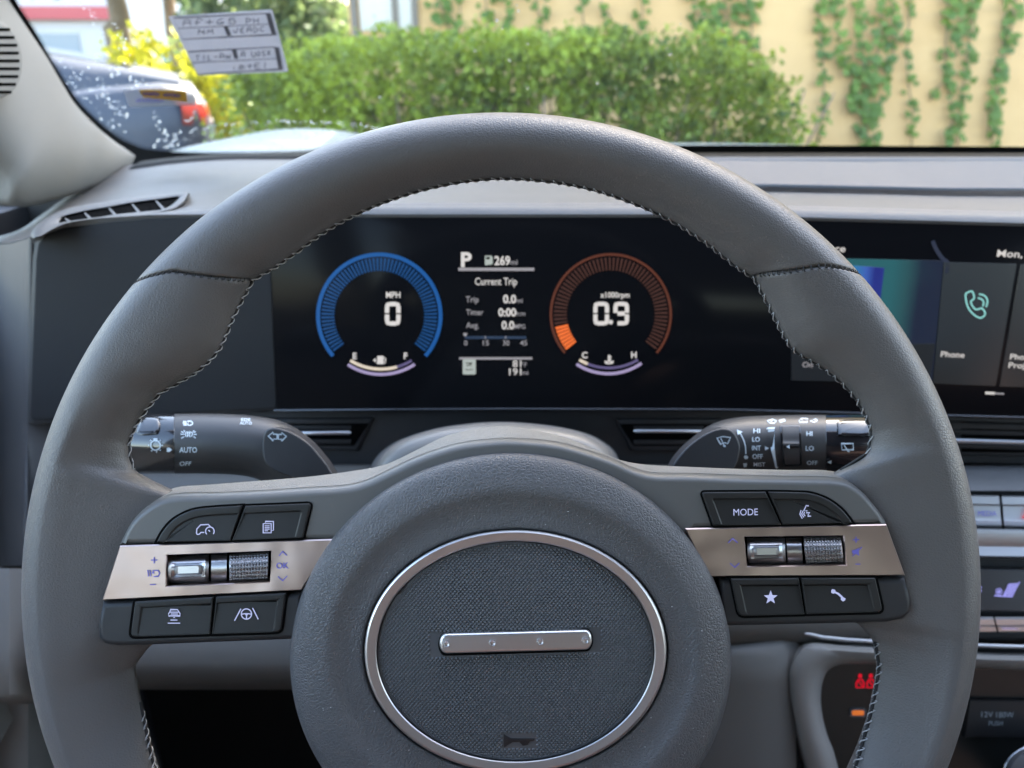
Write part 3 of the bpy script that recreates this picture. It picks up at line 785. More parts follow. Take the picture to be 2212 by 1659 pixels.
ic(slk, SFl, flk, [('c', [(338 + 46 * math.sin(R(a)), 356 - 46 * math.cos(R(a))) for a in range(0, 360, 15)])] + [[(338 + 58 * math.sin(R(a)), 356 - 58 * math.cos(R(a))), (338 + 70 * math.sin(R(a)), 356 - 70 * math.cos(R(a)))] for a in (45, 90, 135, 170, 215, 270, 315)] + [('c', [(322,296),(354,296),(354,312),(322,312)])], zF1, 2.2, fills=[[(446,384),(468,376),(498,398),(470,420),(446,418)]])
# raised bright rib on the knobs
for kn, fr, conv, pts, mp in ((slk, SFl, zF1, [(165,250),(180,180),(215,95),(335,88),(370,120),(372,190),(350,235),(330,248)], flk), (srk, SFr, zF2, [(1815,125),(2070,118),(2120,150),(2120,268),(1830,270),(1803,240),(1800,170)], frk)):
    q = ccw(conv(pts)); mb = MB(); q2 = spl(q, 3, True)
    lo = [[tuple(mp(u, v, .0002)) for u, v in q2], [tuple(mp(u, v, .0010)) for u, v in q2], [tuple(mp(u, v, .0013)) for u, v in inset(q2, 2.5)], [tuple(mp(u, v, .0013)) for u, v in inset(q2, 7)]]
    mb.loft(lo, True, False, True); mb.f = [tuple(reversed(f)) for f in mb.f]
    obj('grip_rib', mb, M['gloss'], kn, fr, 50)
ic(srb, SFr, frr, [[(805,222),(840,262),(868,320),(884,380),(888,455)], ('c', [(1100,130),(1150,110),(1190,128),(1165,150),(1125,148)]), [(1130,150),(1152,115)], ('c', [(1215,128),(1270,112),(1278,122),(1225,142)]), ('c', [(1415,125),(1440,102),(1500,105),(1492,138),(1420,142)]), [(1450,140),(1440,108)], ('c', [(1525,130),(1580,108),(1595,120),(1560,140)])], zF2, 2.0,
    fills=[[(800,214),(858,236),(806,266)], [(868,485),(876,470),(898,470),(912,486),(902,504),(878,504)], [(1104,216),(1170,212),(1168,300),(1172,400),(1190,560),(1196,590),(1178,590),(1140,430),(1118,300)], [(1086,208),(1106,192),(1176,190),(1168,208)], [(1076,378),(1116,398),(1078,418)], [(860,548),(900,545),(895,580),(868,586)], [(1176,584),(1210,582),(1192,602)]],
    texts=[(('HI', 1627.5, 935.5, 10), dict(width=14.5)), (('LO', 1625, 954, 10), dict(width=16.5)), (('INT', 1624.5, 972.5, 10), dict(width=19)), (('OFF', 1625.5, 991, 10), dict(width=22)), (('MIST', 1628, 1007.5, 8.5), dict(width=25)),
           (('HI', 1742, 941.5, 10), dict(width=13)), (('LO', 1740.5, 973.5, 10), dict(width=17.5)), (('OFF', 1743, 1004, 8.5), dict(width=23))])
mpf2 = lambda u, v: SFr.L(u, v, .01645)
ic(srb, SFr, mpf2, [('c', [(602,298),(660,282),(735,292),(706,356),(690,344),(660,346),(640,360)]), [(640,298),(674,372)]], zF2, 2.0, fills=[[(660,368),(686,366),(690,382),(670,386)]])
ic(srk, SFr, frk, [('c', [(1832,352),(1948,350),(1950,412),(1838,414)]), [(1858,366),(1900,432)]], zF2, 2.0, fills=[[(1890,424),(1912,424),(1908,440)], [(1688,536),(1734,518),(1730,552)]])
# thumbwheel window on the wiper lever
mb = MB(); win = zF2([(1222,172),(1428,168),(1440,570),(1262,575)])
q = ccw(rnd(win, 4, 3)); qq = inset(q, 2.5)
def stepped(q, n=1): return q
dn = []
for a, b in zip(q, q[1:] + q[:1]):
    for k in range(5): dn.append((a[0] + (b[0] - a[0]) * k / 5, a[1] + (b[1] - a[1]) * k / 5))
mb.loft([[tuple(frr(u, v, -.0006)) for u, v in dn], [tuple(frr(u, v, .0006)) for u, v in dn], [tuple(frr(u, v, .0006)) for u, v in inset(dn, 3)], [tuple(frr(u, v, .0001)) for u, v in inset(dn, 4)]], True, False, False)
mb.f = [tuple(reversed(f)) for f in mb.f]
wf = obj('thumbwheel_frame', mb, M['gloss'], srb, SFr, 40)
mb = MB(); fr = SFr
g = []
for j in range(17):
    t = j / 16; g.append([tuple(frr(1417 + .21873 * (1248 + (1408 - 1248) * s + 16 * t), 881.3 + .21873 * (186 + (560 - 186) * t), .0003 + (.0011 if t < .42 else (.0018 if t < .56 else .0001)))) for s in (0, .5, 1)])
mb.loft(g, False); obj('thumbwheel', mb, M['stalk'], wf, SFr, 25)
ic(wf, SFr, lambda u, v: frr(u, v, .0022), [], zF2, fills=[[(1284,384),(1320,362),(1322,402)]])

# ================================================================== STEERING COLUMN
CF = camframe(1085, 1000, .42)
colm = thing('steering_column', 'grey domed steering column shroud behind the wheel hub', 'steering column', CF)
mb = MB(); loops = []
ho = [(800,1040),(812,1008),(836,975),(880,948),(950,927),(1020,917),(1075,914),(1130,916),(1200,924),(1265,940),(1310,968),(1328,1000),(1340,1040)]
hs_ = spl(ho, 5)
for k, (z, s, dv) in enumerate(((.055, .93, 14), (.050, .985, 3), (.035, 1.0, 0), (-.03, 1.02, 2), (-.10, 1.05, 12))):
    loops.append([tuple(CF.L(1075 + (u - 1075) * s, 1040 + (v - 1040) * s + dv * .3, z)) for u, v in hs_])
c_ = [tuple(CF.L(1075 + (u - 1075) * .8, 1040 + (v - 1040) * .78, .057)) for u, v in hs_]
mb.loft([c_] + loops, False)
obj('column_shroud', mb, M['bracket'], colm, CF, 60)
mb = MB(); mb.loft([[tuple(CF.L(u, v + 30, .04)) for u, v in ell(1085, 1150, 230, 150, 32)], [tuple(CF.L(u, v, -.12)) for u, v in ell(1085, 1130, 260, 170, 32)]], True, True, True)
obj('column_body', mb, M['dashdark'], colm, CF, 60)

# ================================================================== DASHBOARD
EZ = EYE.z
def depth(p): return -(MCI @ Vector(p)).z
DF = camframe(1069, 829, .51, tilt=12.6)                       # plane of the long display panel
dash = thing('dashboard', 'light grey moulded dashboard across the cabin behind the steering wheel', 'dashboard', at(0.36, .62, EZ - .35))
VT = [(64,512),(97,499),(136,482),(226,471),(323,464),(460,463),(780,463),(1440,463),(1720,469),(2212,482),(2700,496),(5200,560)]
vtop = lambda u: lerp1(u, [p[0] for p in VT], [p[1] for p in VT])
def field(x, y):
    z = EZ - .0925 - .002 * math.sin((y - .5) * 8)
    if x < -.26:
        s = min(1.3, (-.26 - x) / .14)
        z -= (.006 + .036 * max(0, min(1, 1 - (y - .58) / .27))) * s * s
    return z
front = [P(-30, 520, .62), P(0, 524, .565), P(22, 524, .532), P(44, 518, .508)]
us = [64, 80, 97, 115, 136, 180, 226, 323, 460, 600, 780, 950, 1100, 1250, 1440, 1580, 1720, 1900, 2212, 2700, 3300, 4000, 4900]
front += [DF.M @ DF.L(u, vtop(u), .001) for u in us]
under = [p + Vector((0, .004, -.012)) for p in front]
rows = [under, front]
for dy, dz in ((.0025, .0028), (.0065, .0042), (.0105, .0036), (.0128, .0020), (.0150, .0034)):
    rows.append([p + Vector((0, dy, dz * max(0, min(1, (i - 11) / 2)))) for i, p in enumerate(front)])
YB = .824
for k in range(1, 25):
    t = k / 24; row = []
    for p in rows[6]:
        y = p.y + (YB - p.y) * t; f = sst(t * 3.2)
        row.append(Vector((p.x, y, p.z * (1 - f) + field(p.x, y) * f)))
    rows.append(row)
mb = MB(); mb.loft(rows, False)
mb.loft([[r[0] + Vector((-.02, 0, -.02)) for r in rows[1:]], [r[0] for r in rows[1:]]], False)
mb.loft([[r[0] + Vector((-.03, 0, -.5)) for r in rows[1:]], [r[0] + Vector((-.02, 0, -.02)) for r in rows[1:]]], False)
dashmb = mb; obj('dash_top', mb, M['dash'], dash, WORLD, 50)
# ribbed band towards the passenger
mb = MB(); NR = 17
for k in range(NR):
    t = k / (NR - 1); loops = []
    for j in range(9):
        a = math.pi * j / 8 ; lp = []
        for i in range(24):
            x = .155 + .95 * i / 23; y0 = .596 - .020 * min(1, max(0, (x - .2) / .12)) + (.140 + .016 * min(1, max(0, (x - .2) / .2))) * t
            y = y0 - .0036 * math.cos(a); lp.append((x, y, field(x, y) + .0038 + .0030 * math.sin(a)))
        loops.append(lp)
    mb.loft(loops, False)
obj('ribbed_inlay', mb, plain('ribbed_vinyl', (.062, .063, .066), .5), dash, WORLD, 60)
mb = MB(); loops = []
for dy, dz in ((-.002, 0), (0, .003), (.003, .0042), (.007, .0036), (.0075, -.002)):
    loops.append([(x, .762 + dy, field(x, .762) + .002 + dz) for x in [.15 + .97 * i / 20 for i in range(21)]])
mb.loft(loops, False); obj('inlay_border', mb, M['dash'], dash, WORLD, 50)
# dark gasket under the glass
xs_ = [-.385 + 1.5 * i / 40 for i in range(41)]
mb = MB(); mb.loft([[(x, y, field(x, min(y, .82)) + dz) for x in xs_] for y, dz in ((.796, .0006), (.799, .0022), (.826, .0026), (.850, -.012), (.90, -.014))], False)
obj('cowl_strip', mb, M['frit'], dash, WORLD, 50)
# glovebox side of the dash
mb = MB(); mb.loft([[(x, y + .02 * max(0, x - .9), z) for x in (.455, .50, .70, .90, 1.14)] for y, z in ((.535, EZ - .105), (.525, EZ - .125), (.52, EZ - .20), (.505, EZ - .235), (.49, EZ - .26), (.475, EZ - .34), (.48, EZ - .46), (.51, EZ - .56), (.60, EZ - .60))], False)
obj('glovebox_panel', mb, M['dashgrey'], dash, WORLD, 50)
# rounded left face of the dash
mb = MB(); rows = []
tops = [P(-30, 524, .62), P(0, 528, .563), P(22, 527, .530), P(44, 521, .507), DF.M @ DF.L(64, 515, -.001), DF.M @ DF.L(92, 507, -.006), DF.M @ DF.L(160, 480, -.012)]
bots = [P(-40, 1222, .60), P(0, 1222, .55), P(20, 1222, .523), P(40, 1222, .503), P(58, 1222, .497), P(84, 1222, .515), P(160, 1222, .53)]
mids = [P(-40, 905, .62), P(0, 905, .567), P(20, 905, .545), P(40, 905, .529), P(56, 905, .5205), P(70, 905, .5195), P(160, 905, .535)]
tops, mids, bots = [Vector(q) for q in spl(tops, 5)], [Vector(q) for q in spl(mids, 5)], [Vector(q) for q in spl(bots, 5)]
for k in range(13):
    t = k / 12; rows.append([(a.lerp(b, t * 2) if t < .5 else b.lerp(c, t * 2 - 1)) for a, b, c in zip(tops, mids, bots)])
mb.loft(rows, False); obj('dash_end_face', mb, M['dashside'], dash, WORLD, 60)
# side demister vent
zB = lambda p: [(.323 * x, 414.7 + .323 * y) for x, y in p]
o_, n_ = plane3((390, 420, .5215), (330, 462, .4915), (80, 505, .468))
if n_.dot(EYE - o_) < 0: n_ = -n_
VX = (P(390, 420, .5215) - P(80, 505, .468)).normalized(); VY = n_.cross(VX)
VF = Frame(Matrix.Translation(o_) @ Matrix((VX, VY, n_)).transposed().to_4x4())
ondash = lambda u, v, l: VF.L(u, v, l)
outer = spl(zB([(204,300),(225,245),(300,180),(420,120),(600,78),(900,38),(1200,8),(1262,2),(1258,30),(1225,75),(1150,118),(1000,146),(700,176),(420,214),(310,262),(240,312)]), 4, True)
hole = spl(zB([(392,205),(430,160),(560,130),(740,99),(900,70),(1080,46),(1192,32),(1180,60),(1120,104),(1040,128),(900,148),(700,164),(540,184),(440,198)]), 4, True)
def resample(p, n):
    d = [0]
    for a, b in zip(p, p[1:] + p[:1]): d.append(d[-1] + (Vector(b) - Vector(a)).length)
    out = []
    for k in range(n):
        s = d[-1] * k / n
        i = max(j for j in range(len(p)) if d[j] <= s + 1e-12); f = (s - d[i]) / max(1e-9, d[i + 1] - d[i])
        out.append(tuple(Vector(p[i]).lerp(Vector(p[(i + 1) % len(p)]), f)))
    return out
nn_ = 120; Q, H = resample(ccw(outer), nn_), resample(ccw(hole), nn_)
b_ = min(range(nn_), key=lambda k: sum((Vector(Q[j]) - Vector(H[(j + k) % nn_])).length_squared for j in range(0, nn_, 5)))
H = H[b_:] + H[:b_]
mix = lambda t: [(q[0] + (h[0] - q[0]) * t, q[1] + (h[1] - q[1]) * t) for q, h in zip(Q, H)]
mb = MB(); mb.loft([[tuple(ondash(u, v, l)) for u, v in mix(t)] for t, l in ((0, -.03), (0, -.004), (.04, -.0012), (.14, .0004), (.4, .0008), (.85, .0002), (1, -.0004), (1, -.0018))])
vent = obj('demister_vent', mb, M['dash'], dash, VF, 60)
mb = MB(); mb.add([tuple(ondash(u, v, -.0013)) for u, v in H], [tuple(range(len(H)))]); obj('vent_hollow', mb, M['black'], vent, VF, None)  # shallow black sheet standing for the shade inside the vent
mb = MB()
for a, b in (((436,176),(470,200)), ((566,136),(606,180)), ((728,104),(776,160)), ((884,80),(940,146)), ((1042,56),(1100,120))):
    (u0, v0), (u1, v1) = zB([a, b]); p, r_ = ondash(u0, v0, -.0006), ondash(u1, v1, -.0004)
    d = (r_ - p).normalized(); n2 = Vector((-d.y, d.x, 0)) * .0010
    dn_ = Vector((0, 0, -.0025))
    mb.loft([[tuple(p - n2 * .4 + dn_), tuple(p - n2 * .4), tuple(p + n2 * .4), tuple(p + n2 * .4 + dn_)], [tuple(r_ - n2 + dn_), tuple(r_ - n2), tuple(r_ + n2), tuple(r_ + n2 + dn_)]], True, True, True)
obj('vent_fins', mb, M['dash'], vent, VF, 30)
# textured panel left of the display, with its dark bezel
pan = [(77,560),(82,526),(98,506),(136,493),(226,481),(323,472),(460,468),(578,468),(585,600),(597,882),(330,897),(78,910),(67,907),(64,897),(65,870)]
mb = MB(); plate(mb, DF, [(1090 + (u - 1090) * 1.006 - 3, 690 + (v - 690) * 1.028) for u, v in pan[:7]] + [(600, 462), (615, 886)] + [(330,904),(72,918),(58,911),(57,880)], -.03, -.0012, .0014, 4)
bez = obj('panel_bezel', mb, M['stalk'], dash, DF, 40)
mb = MB(); plate(mb, DF, pan, -.02, .0004, .001, 3); obj('fabric_panel', mb, M['fabric'], dash, DF, 40)
# lower tier: dark trim with slim air vents and bright bars
mb = MB(); plate(mb, DF, [(40,905),(597,884),(1545,884),(2212,902),(3200,940),(3200,1040),(2095,1002),(1500,1010),(600,1015),(60,1012)], -.06, -.012, .002, 3)
obj('lower_trim', mb, M['dashdark'], dash, DF, 40)
mb = MB()
for pts in ([(590,884.5),(1100,881.5),(1560,883),(2212,900),(3200,936),(3200,941),(2212,906),(1560,889),(1100,887),(590,890)],):
    plate(mb, DF, pts, -.02, .002, .001, 3)
obj('display_ledge', mb, M['gloss'], dash, DF, 40)
for nm, pts, hl in (('air_vent', [(560,905),(806,903),(772,975),(560,972)], None), ('air_vent', [(1330,905),(1560,905),(1560,975),(1362,975)], None), ('air_vent', [(2040,910),(3100,945),(3100,1000),(2040,985)], None)):
    mb = MB(); plate(mb, DF, pts, -.02, -.009, .002, 3); vt = obj(nm, mb, M['dashdark'], dash, DF, 40)
    c = Vector((sum(p[0] for p in pts) / 4, sum(p[1] for p in pts) / 4))
    mb = MB(); plate(mb, DF, [(c.x + (u - c.x) * .93, c.y + (v - c.y) * .68) for u, v in pts], -.02, -.0085, .0005, 2); obj('vent_slot', mb, M['black'], vt, DF, 40)
    (u0, v0, u1, v1, w_) = {560: (600, 936, 758, 934.5, 10), 1330: (1369, 931, 1520, 931.5, 9), 2040: (2045, 951, 3080, 982, 12)}[pts[0][0]]
    mb = MB(); mb.tube([tuple(DF.L(u0, v0, -.004)), tuple(DF.L(u0 + 4, v0, -.0035)), tuple(DF.L(u1 - 4, v1, -.0035)), tuple(DF.L(u1, v1, -.004))], [.0006, w_ * .00014, w_ * .00014, .0006], 12)
    obj('vent_bar', mb, M['silver'], vt, DF, 60)
    mb = MB(); 
    for s in (-.24, .26):
        va, vb = (pts[0][1] + pts[3][1]) / 2 + s * 60, (pts[1][1] + pts[2][1]) / 2 + s * 60
        plate(mb, DF, [(u0, va - 5), (u1, vb - 5), (u1, vb + 5), (u0, va + 5)], -.02, -.0078, .0008, 2)
    obj('vent_slats', mb, M['dashdark'], vt, DF, 40)
# knee-level panels
def sheet(rows): 
    mb = MB(); mb.loft([[tuple(P(*q)) for q in r] for r in rows], False); return mb
xs = [-60, 0, 36, 60, 85, 100, 120, 250, 400, 600, 800]
kd = lambda u, dv, d: d + .06 * sst((120 - u) / 50)
mb = sheet([[(u, 1003 + dv, kd(u, dv, d)) for u in xs] for dv, d in ((0, .535), (6, .520), (30, .510), (120, .500), (250, .488), (380, .472), (430, .468), (452, .470))] + [[(u, 1478 + (14 if 290 < u < 380 else 0), kd(u, 400, .482)) for u in xs], [(u, 1490, kd(u, 400, .54)) for u in xs]])
obj('knee_panel', mb, M['dashlow'], dash, WORLD, 60)
mb = sheet([[(u, v, d + .02 * max(0, (u - 1900) / 900)) for u in (1330, 1450, 1560, 1660, 1760, 1900)] for v, d in ((1003, .535), (1012, .52), (1100, .508), (1250, .50), (1340, .494), (1372, .494), (1392, .50))])
obj('knee_panel', mb, M['dashlow'], dash, WORLD, 60)
mb = sheet([[(1380, 1370, .52), (1480, 1392, .506), (1600, 1392, .498), (1690, 1380, .498), (1760, 1372, .503)]] + [[(1360, v, .52 + .0001 * (v - 1400)), (1480, v, .50), (1600, v, .49), (1680, v, .489), (1720, v, .495)] for v in (1420, 1480, 1560, 1660, 1760)])
obj('column_side_trim', mb, M['dashlow'], dash, WORLD, 60)

# ================================================================== DISPLAY
disp = thing('dashboard_display', 'long black glass display with round gauges and a touch screen set into the dashboard', 'display', DF)
mb = MB(); plate(mb, DF, [(577,467),(1440,468),(1720,474),(2212,487),(2900,507),(2900,921),(2212,901),(1545,884),(597,884),(585,600)], -.03, 0.0, .0008, 3)
obj('display_glass', mb, M['screen'], disp, DF, 40)
mpD = lambda u, v: DF.L(u, v, .0004)
mpD2 = lambda u, v: DF.L(u, v, .0003)
E = dict(blue=glow('blue_light', (.012, .085, .27), .9), blue2=glow('blue_scale', (.009, .055, .165), .9), rust=glow('rust_light', (.115, .034, .020), .8), rust2=glow('rust_scale', (.062, .026, .020), .85), orange=glow('orange_light', (.85, .16, .035), .9),
         white=glow('white_light', (.75, .68, .62), .75), dim=glow('dim_light', (.42, .38, .38), .6), lav=glow('lavender_light', (.45, .36, .55), .7), lavd=glow('lavender_dim', (.15, .12, .24), .7), cream=glow('cream_light', (.8, .66, .5), .8), pale=glow('pale_green_light', (.45, .48, .42), .75),
         navy=glow('navy_light', (.03, .05, .09), .7), mint=glow('mint_light', (.35, .8, .72), .8))
g1 = lambda p: [(656.6 + .18752 * x, 518.4 + .18752 * y) for x, y in p]
g2 = lambda p: [(967.7 + .18749 * x, 518.4 + .18749 * y) for x, y in p]
g3 = lambda p: [(1157.8 + .18751 * x, 518.4 + .18751 * y) for x, y in p]
def dpart(name, mb, mat, parent=disp): return obj(name, mb, mat, parent, DF, None)
def ticks(mb, u, v, r0, r1, a0, a1, n, fill_=.72):
    st = (a1 - a0) / n
    for k in range(n):
        a = a0 + st * (k + .5); h = st * fill_ / 2
        q = [(u + r * math.sin(R(b)), v - r * math.cos(R(b))) for r, b in ((r0, a - h), (r1, a - h), (r1, a + h), (r0, a + h))]
        mb.add([mpD(*p) for p in q], [(3, 2, 1, 0)])
mb = MB(); stroke(mb, arc(819.3, 682, 132.2, -131, 131, 90), 8.6, mpD); sg = dpart('speed_gauge', mb, E['blue'])
mb = MB(); ticks(mb, 819.3, 682, 97, 125, -129, 129, 66, .6); dpart('gauge_scale', mb, E['blue2'], sg)
mb = MB(); stroke(mb, arc(1319.4, 679, 129.4, -130, 130, 90), 5.6, mpD); rg = dpart('rev_gauge', mb, E['rust'])
mb = MB(); ticks(mb, 1319.4, 679, 95, 123, -101.5, 129, 54, .55); dpart('gauge_scale', mb, E['rust2'], rg)
mb = MB(); ticks(mb, 1319.4, 679, 95, 123, -129, -102.5, 7, .8); dpart('lit_scale', mb, E['orange'], rg)
def seg7(mb, x0, x1, y0, y1, segs, w_, conv):
    c = w_ * .5; ym = (y0 + y1) / 2; L_ = dict(a=[(x0 + c, y0), (x1 - c, y0)], g=[(x0 + c, ym), (x1 - c, ym)], d=[(x0 + c, y1), (x1 - c, y1)], f=[(x0, y0 + c), (x0, ym - 8)], b=[(x1, y0 + c), (x1, ym - 8)], e=[(x0, ym + 8), (x0, y1 - c)], c=[(x1, ym + 8), (x1, y1 - c)])
    for s in segs: stroke(mb, conv(L_[s]), w_ * .1875, mpD)
    for (cx, cy_, a, b) in ((x0, y0, 'a', 'f'), (x1, y0, 'a', 'b'), (x0, y1, 'd', 'e'), (x1, y1, 'd', 'c')):
        if a in segs and b in segs:
            sx = 1 if cx == x0 else -1; sy = 1 if cy_ == y0 else -1
            stroke(mb, conv([(cx, cy_ + sy * c * 1.1), (cx + sx * c * .35, cy_ + sy * c * .35), (cx + sx * c * 1.1, cy_)]), w_ * .1875, mpD2)
mb = MB(); seg7(mb, 957, 1088, 738, 962, 'abcdef', 50, g1); text(mb, 'MPH', *g1([(1028, 666)])[0], 13, mpD, width=31, align='c', bold=.02); dpart('speed_readout', mb, E['white'], sg)
mb = MB(); seg7(mb, 685, 818, 736, 960, 'abcdef', 48, g3); seg7(mb, 916, 1048, 736, 960, 'afgbcd', 48, g3)
fill(mb, g3([(862 + 26 * math.cos(R(a)), 946 + 26 * math.sin(R(a))) for a in range(0, 360, 30)]), mpD)
text(mb, 'x1000rpm', *g3([(910, 664)])[0], 12, mpD, width=63, align='c', bold=.02); dpart('rev_readout', mb, E['white'], rg)
# fuel and temperature arcs
def arc3(p0, pm, p1, n=24):
    (x1, y1), (x2, y2), (x3, y3) = p0, pm, p1
    d = 2 * (x1 * (y2 - y3) + x2 * (y3 - y1) + x3 * (y1 - y2))
    ux = ((x1*x1+y1*y1)*(y2-y3)+(x2*x2+y2*y2)*(y3-y1)+(x3*x3+y3*y3)*(y1-y2))/d; uy = ((x1*x1+y1*y1)*(x3-x2)+(x2*x2+y2*y2)*(x1-x3)+(x3*x3+y3*y3)*(x2-x1))/d
    r = math.hypot(x1-ux, y1-uy); a0 = math.atan2(y1-uy, x1-ux); a1 = math.atan2(y3-uy, x3-ux)
    return [(ux + r * math.cos(a0 + (a1-a0)*k/n), uy + r * math.sin(a0 + (a1-a0)*k/n)) for k in range(n+1)]
for conv, lo, hi, f0, cap, icn in ((g1, ((505,1435),(890,1548),(1275,1432)), ((535,1388),(885,1488),(1240,1388)), .76, ('E','F'), 'fuel'), (g3, ((468,1430),(840,1540),(1215,1420)), ((500,1380),(840,1474),(1175,1380)), .17, ('C','H'), 'temp')):
    mb = MB(); stroke(mb, conv(arc3(*lo)), 6.4, mpD); fg = dpart('fuel_gauge' if icn == 'fuel' else 'temperature_gauge', mb, E['lav'])
    pts = arc3(*hi, 40); k = int(40 * f0)
    mb = MB(); stroke(mb, conv(pts[:k + 1]), 6.4, mpD); dpart('level_bar', mb, E['cream'], fg)
    mb = MB(); stroke(mb, conv(pts[k:]), 5.5, mpD2); dpart('empty_bar', mb, E['lavd'], fg)
    mb = MB()
    a, b = ((562,1370),(1150,1368)) if icn == 'fuel' else ((528,1360),(1096,1358))
    text(mb, cap[0], *conv([a])[0], 13, mpD, bold=.03); text(mb, cap[1], *conv([b])[0], 13, mpD, bold=.03)
    if icn == 'fuel':
        fill(mb, conv([(845,1335),(915,1335),(920,1430),(840,1430)]), mpD); stroke(mb, conv([(918,1350),(938,1365),(938,1415),(922,1420)]), 2, mpD); fill(mb, conv([(796,1385),(828,1360),(828,1412)]), mpD)
    else:
        stroke(mb, conv([(842,1325),(842,1400)]), 4.5, mpD); stroke(mb, conv([(842,1345),(868,1345)]), 2.5, mpD); stroke(mb, conv([(842,1370),(868,1370)]), 2.5, mpD); stroke(mb, conv([(790,1395),(810,1405),(842,1395),(870,1405),(895,1395)]), 3, mpD); stroke(mb, conv([(795,1415),(842,1424),(890,1415)]), 3, mpD)
    dpart('gauge_symbols', mb, E['white'], fg)
# trip computer
def T(mb, s, x, y, h, wd=None, al='l', b=.008, conv=g2): text(mb, s, *conv([(x, y)])[0], h * .1875, mpD, width=wd * .1875 if wd else None, align=al, bold=b)
tr_ = thing_ = None
def fig(name, *args, **kw):
    mb = MB(); T(mb, *args, **kw); return dpart(name, mb, E['white'], rd_)
mb = MB(); T(mb, 'Current Trip', 312, 518, 84, 484); rd_ = rd = dpart('trip_readout', mb, E['white'])
fig('gear_letter', 'P', 150, 306, 162, 124, b=.035); fig('range_figure', '269', 535, 286, 100, 182, b=.025)
fig('trip_figure', '0.0', 635, 726, 94, 150, b=.025); fig('timer_figure', '0:00', 580, 878, 92, 205, b=.025); fig('average_figure', '0.0', 618, 1026, 92, 145, b=.025)
fig('temperature_figure', '81', 745, 1464, 78, 100); fig('distance_figure', '191', 705, 1556, 78, 140)
mb = MB(); T(mb, 'mi', 722, 284, 62, 80); T(mb, 'mi', 790, 722, 52, 70); T(mb, 'h:m', 785, 872, 52, 104); T(mb, 'MPG', 768, 1022, 52, 122); T(mb, 'Trip', 205, 718, 70, 148); T(mb, 'Timer', 210, 864, 66, 198); T(mb, 'Avg.', 208, 1014, 66, 148)
T(mb, '0', 186, 1214, 58); T(mb, '15', 402, 1214, 58, 70); T(mb, '30', 632, 1214, 58, 76); T(mb, '45', 832, 1214, 58, 80); T(mb, '°F', 850, 1460, 50, 58); T(mb, 'mi', 852, 1552, 50, 72)
stroke(mb, g2([(118,338),(994,338)]), 6.6, mpD); stroke(mb, g2([(130,1364),(972,1364)]), 5, mpD)
stroke(mb, g2([(430,1105),(430,1140)]), 2, mpD); stroke(mb, g2([(664,1105),(664,1140)]), 2, mpD); fill(mb, g2([(174,1072),(222,1072),(216,1096),(198,1116),(180,1096)]), mpD)
dpart('readout_labels', mb, E['dim'], rd)
mb = MB(); stroke(mb, g2([(195,1124),(902,1124)]), 6, mpD2); dpart('economy_bar', mb, E['navy'], rd)
mb = MB(); plate(mb, DF, rnd(g2([(170,1372),(320,1372),(320,1550),(170,1550)]), 3, 3), 0, .0004, .0001, 1); dpart('document_icon', mb, E['pale'], rd)
mb = MB(); fill(mb, rnd(g2([(425,180),(500,180),(515,200),(515,280),(425,292)]), 1.5, 2), mpD); dpart('fuel_icon', mb, E['pale'], rd)
mb = MB(); mpX = lambda u, v: DF.L(u, v, .0006); stroke(mb, g2([(205,1418),(280,1418)]), 2, mpX); stroke(mb, g2([(215,1452),(268,1428),(262,1458)]), 2, mpX); stroke(mb, g2([(200,1494),(290,1494)]), 1.5, mpX); fill(mb, g2([(438,196),(482,196),(482,222),(438,222)]), mpX); dpart('icon_marks', mb, M['black'], rd)
# touch screen
g4 = lambda p: [(1693.4 + .27085 * x, 449.3 + .27085 * y) for x, y in p]
def scr(name, c0, c1, c2, ax, s, n0, n1):
    """a screen image whose colours run across it"""
    m, t, b = nodes(name); tc = t.nodes.new('ShaderNodeTexCoord'); sp = t.nodes.new('ShaderNodeSeparateXYZ'); t.links.new(tc.outputs['Object'], sp.inputs[0])
    mr = t.nodes.new('ShaderNodeMapRange'); mr.inputs['From Min'].default_value = n0; mr.inputs['From Max'].default_value = n1
    no = N(t, 'ShaderNodeTexNoise', Scale=18.0, Detail=2.0); t.links.new(tc.outputs['Object'], no.inputs['Vector'])
    ad = N(t, 'ShaderNodeMath', operation='MULTIPLY_ADD'); ad.inputs[1].default_value = .5; t.links.new(no.outputs['Fac'], ad.inputs[0]); t.links.new(mr.outputs[0], ad.inputs[2])
    sb = N(t, 'ShaderNodeMath', operation='SUBTRACT'); sb.inputs[1].default_value = .25; t.links.new(ad.outputs[0], sb.inputs[0])
    t.links.new(sp.outputs[ax], mr.inputs['Value']); cr = t.nodes.new('ShaderNodeValToRGB'); cr.color_ramp.elements[0].color = (*c0, 1); cr.color_ramp.elements[1].color = (*c2, 1)
    e = cr.color_ramp.elements.new(.5); e.color = (*c1, 1); t.links.new(sb.outputs[0], cr.inputs[0]); t.links.new(cr.outputs[0], b.inputs['Emission Color']); b.inputs['Emission Strength'].default_value = s * 2 ** -EXPO
    b.inputs['Base Color'].default_value = (.01, .01, .01, 1); b.inputs['Roughness'].default_value = .15; b.inputs['Specular IOR Level'].default_value = .3
    return m
def tile(name, pts, mat, lift, r=2, parent=disp):
    mb = MB(); plate(mb, DF, rnd(g4(pts), r, 3), 0, lift, .0001, 1); return dpart(name, mb, mat, parent)
xm = lambda zx: DF.L(1693.4 + .27085 * zx, 600, 0).x
ym = lambda zy: DF.L(2000, 449.3 + .27085 * zy, 0).y
ms = tile('media_tile', [(330,400),(1275,420),(1180,1395),(90,1360)], scr('teal_screen', (.022, .13, .15), (.022, .09, .105), (.010, .018, .045), 'X', .9, xm(840), xm(1090)), .0003)
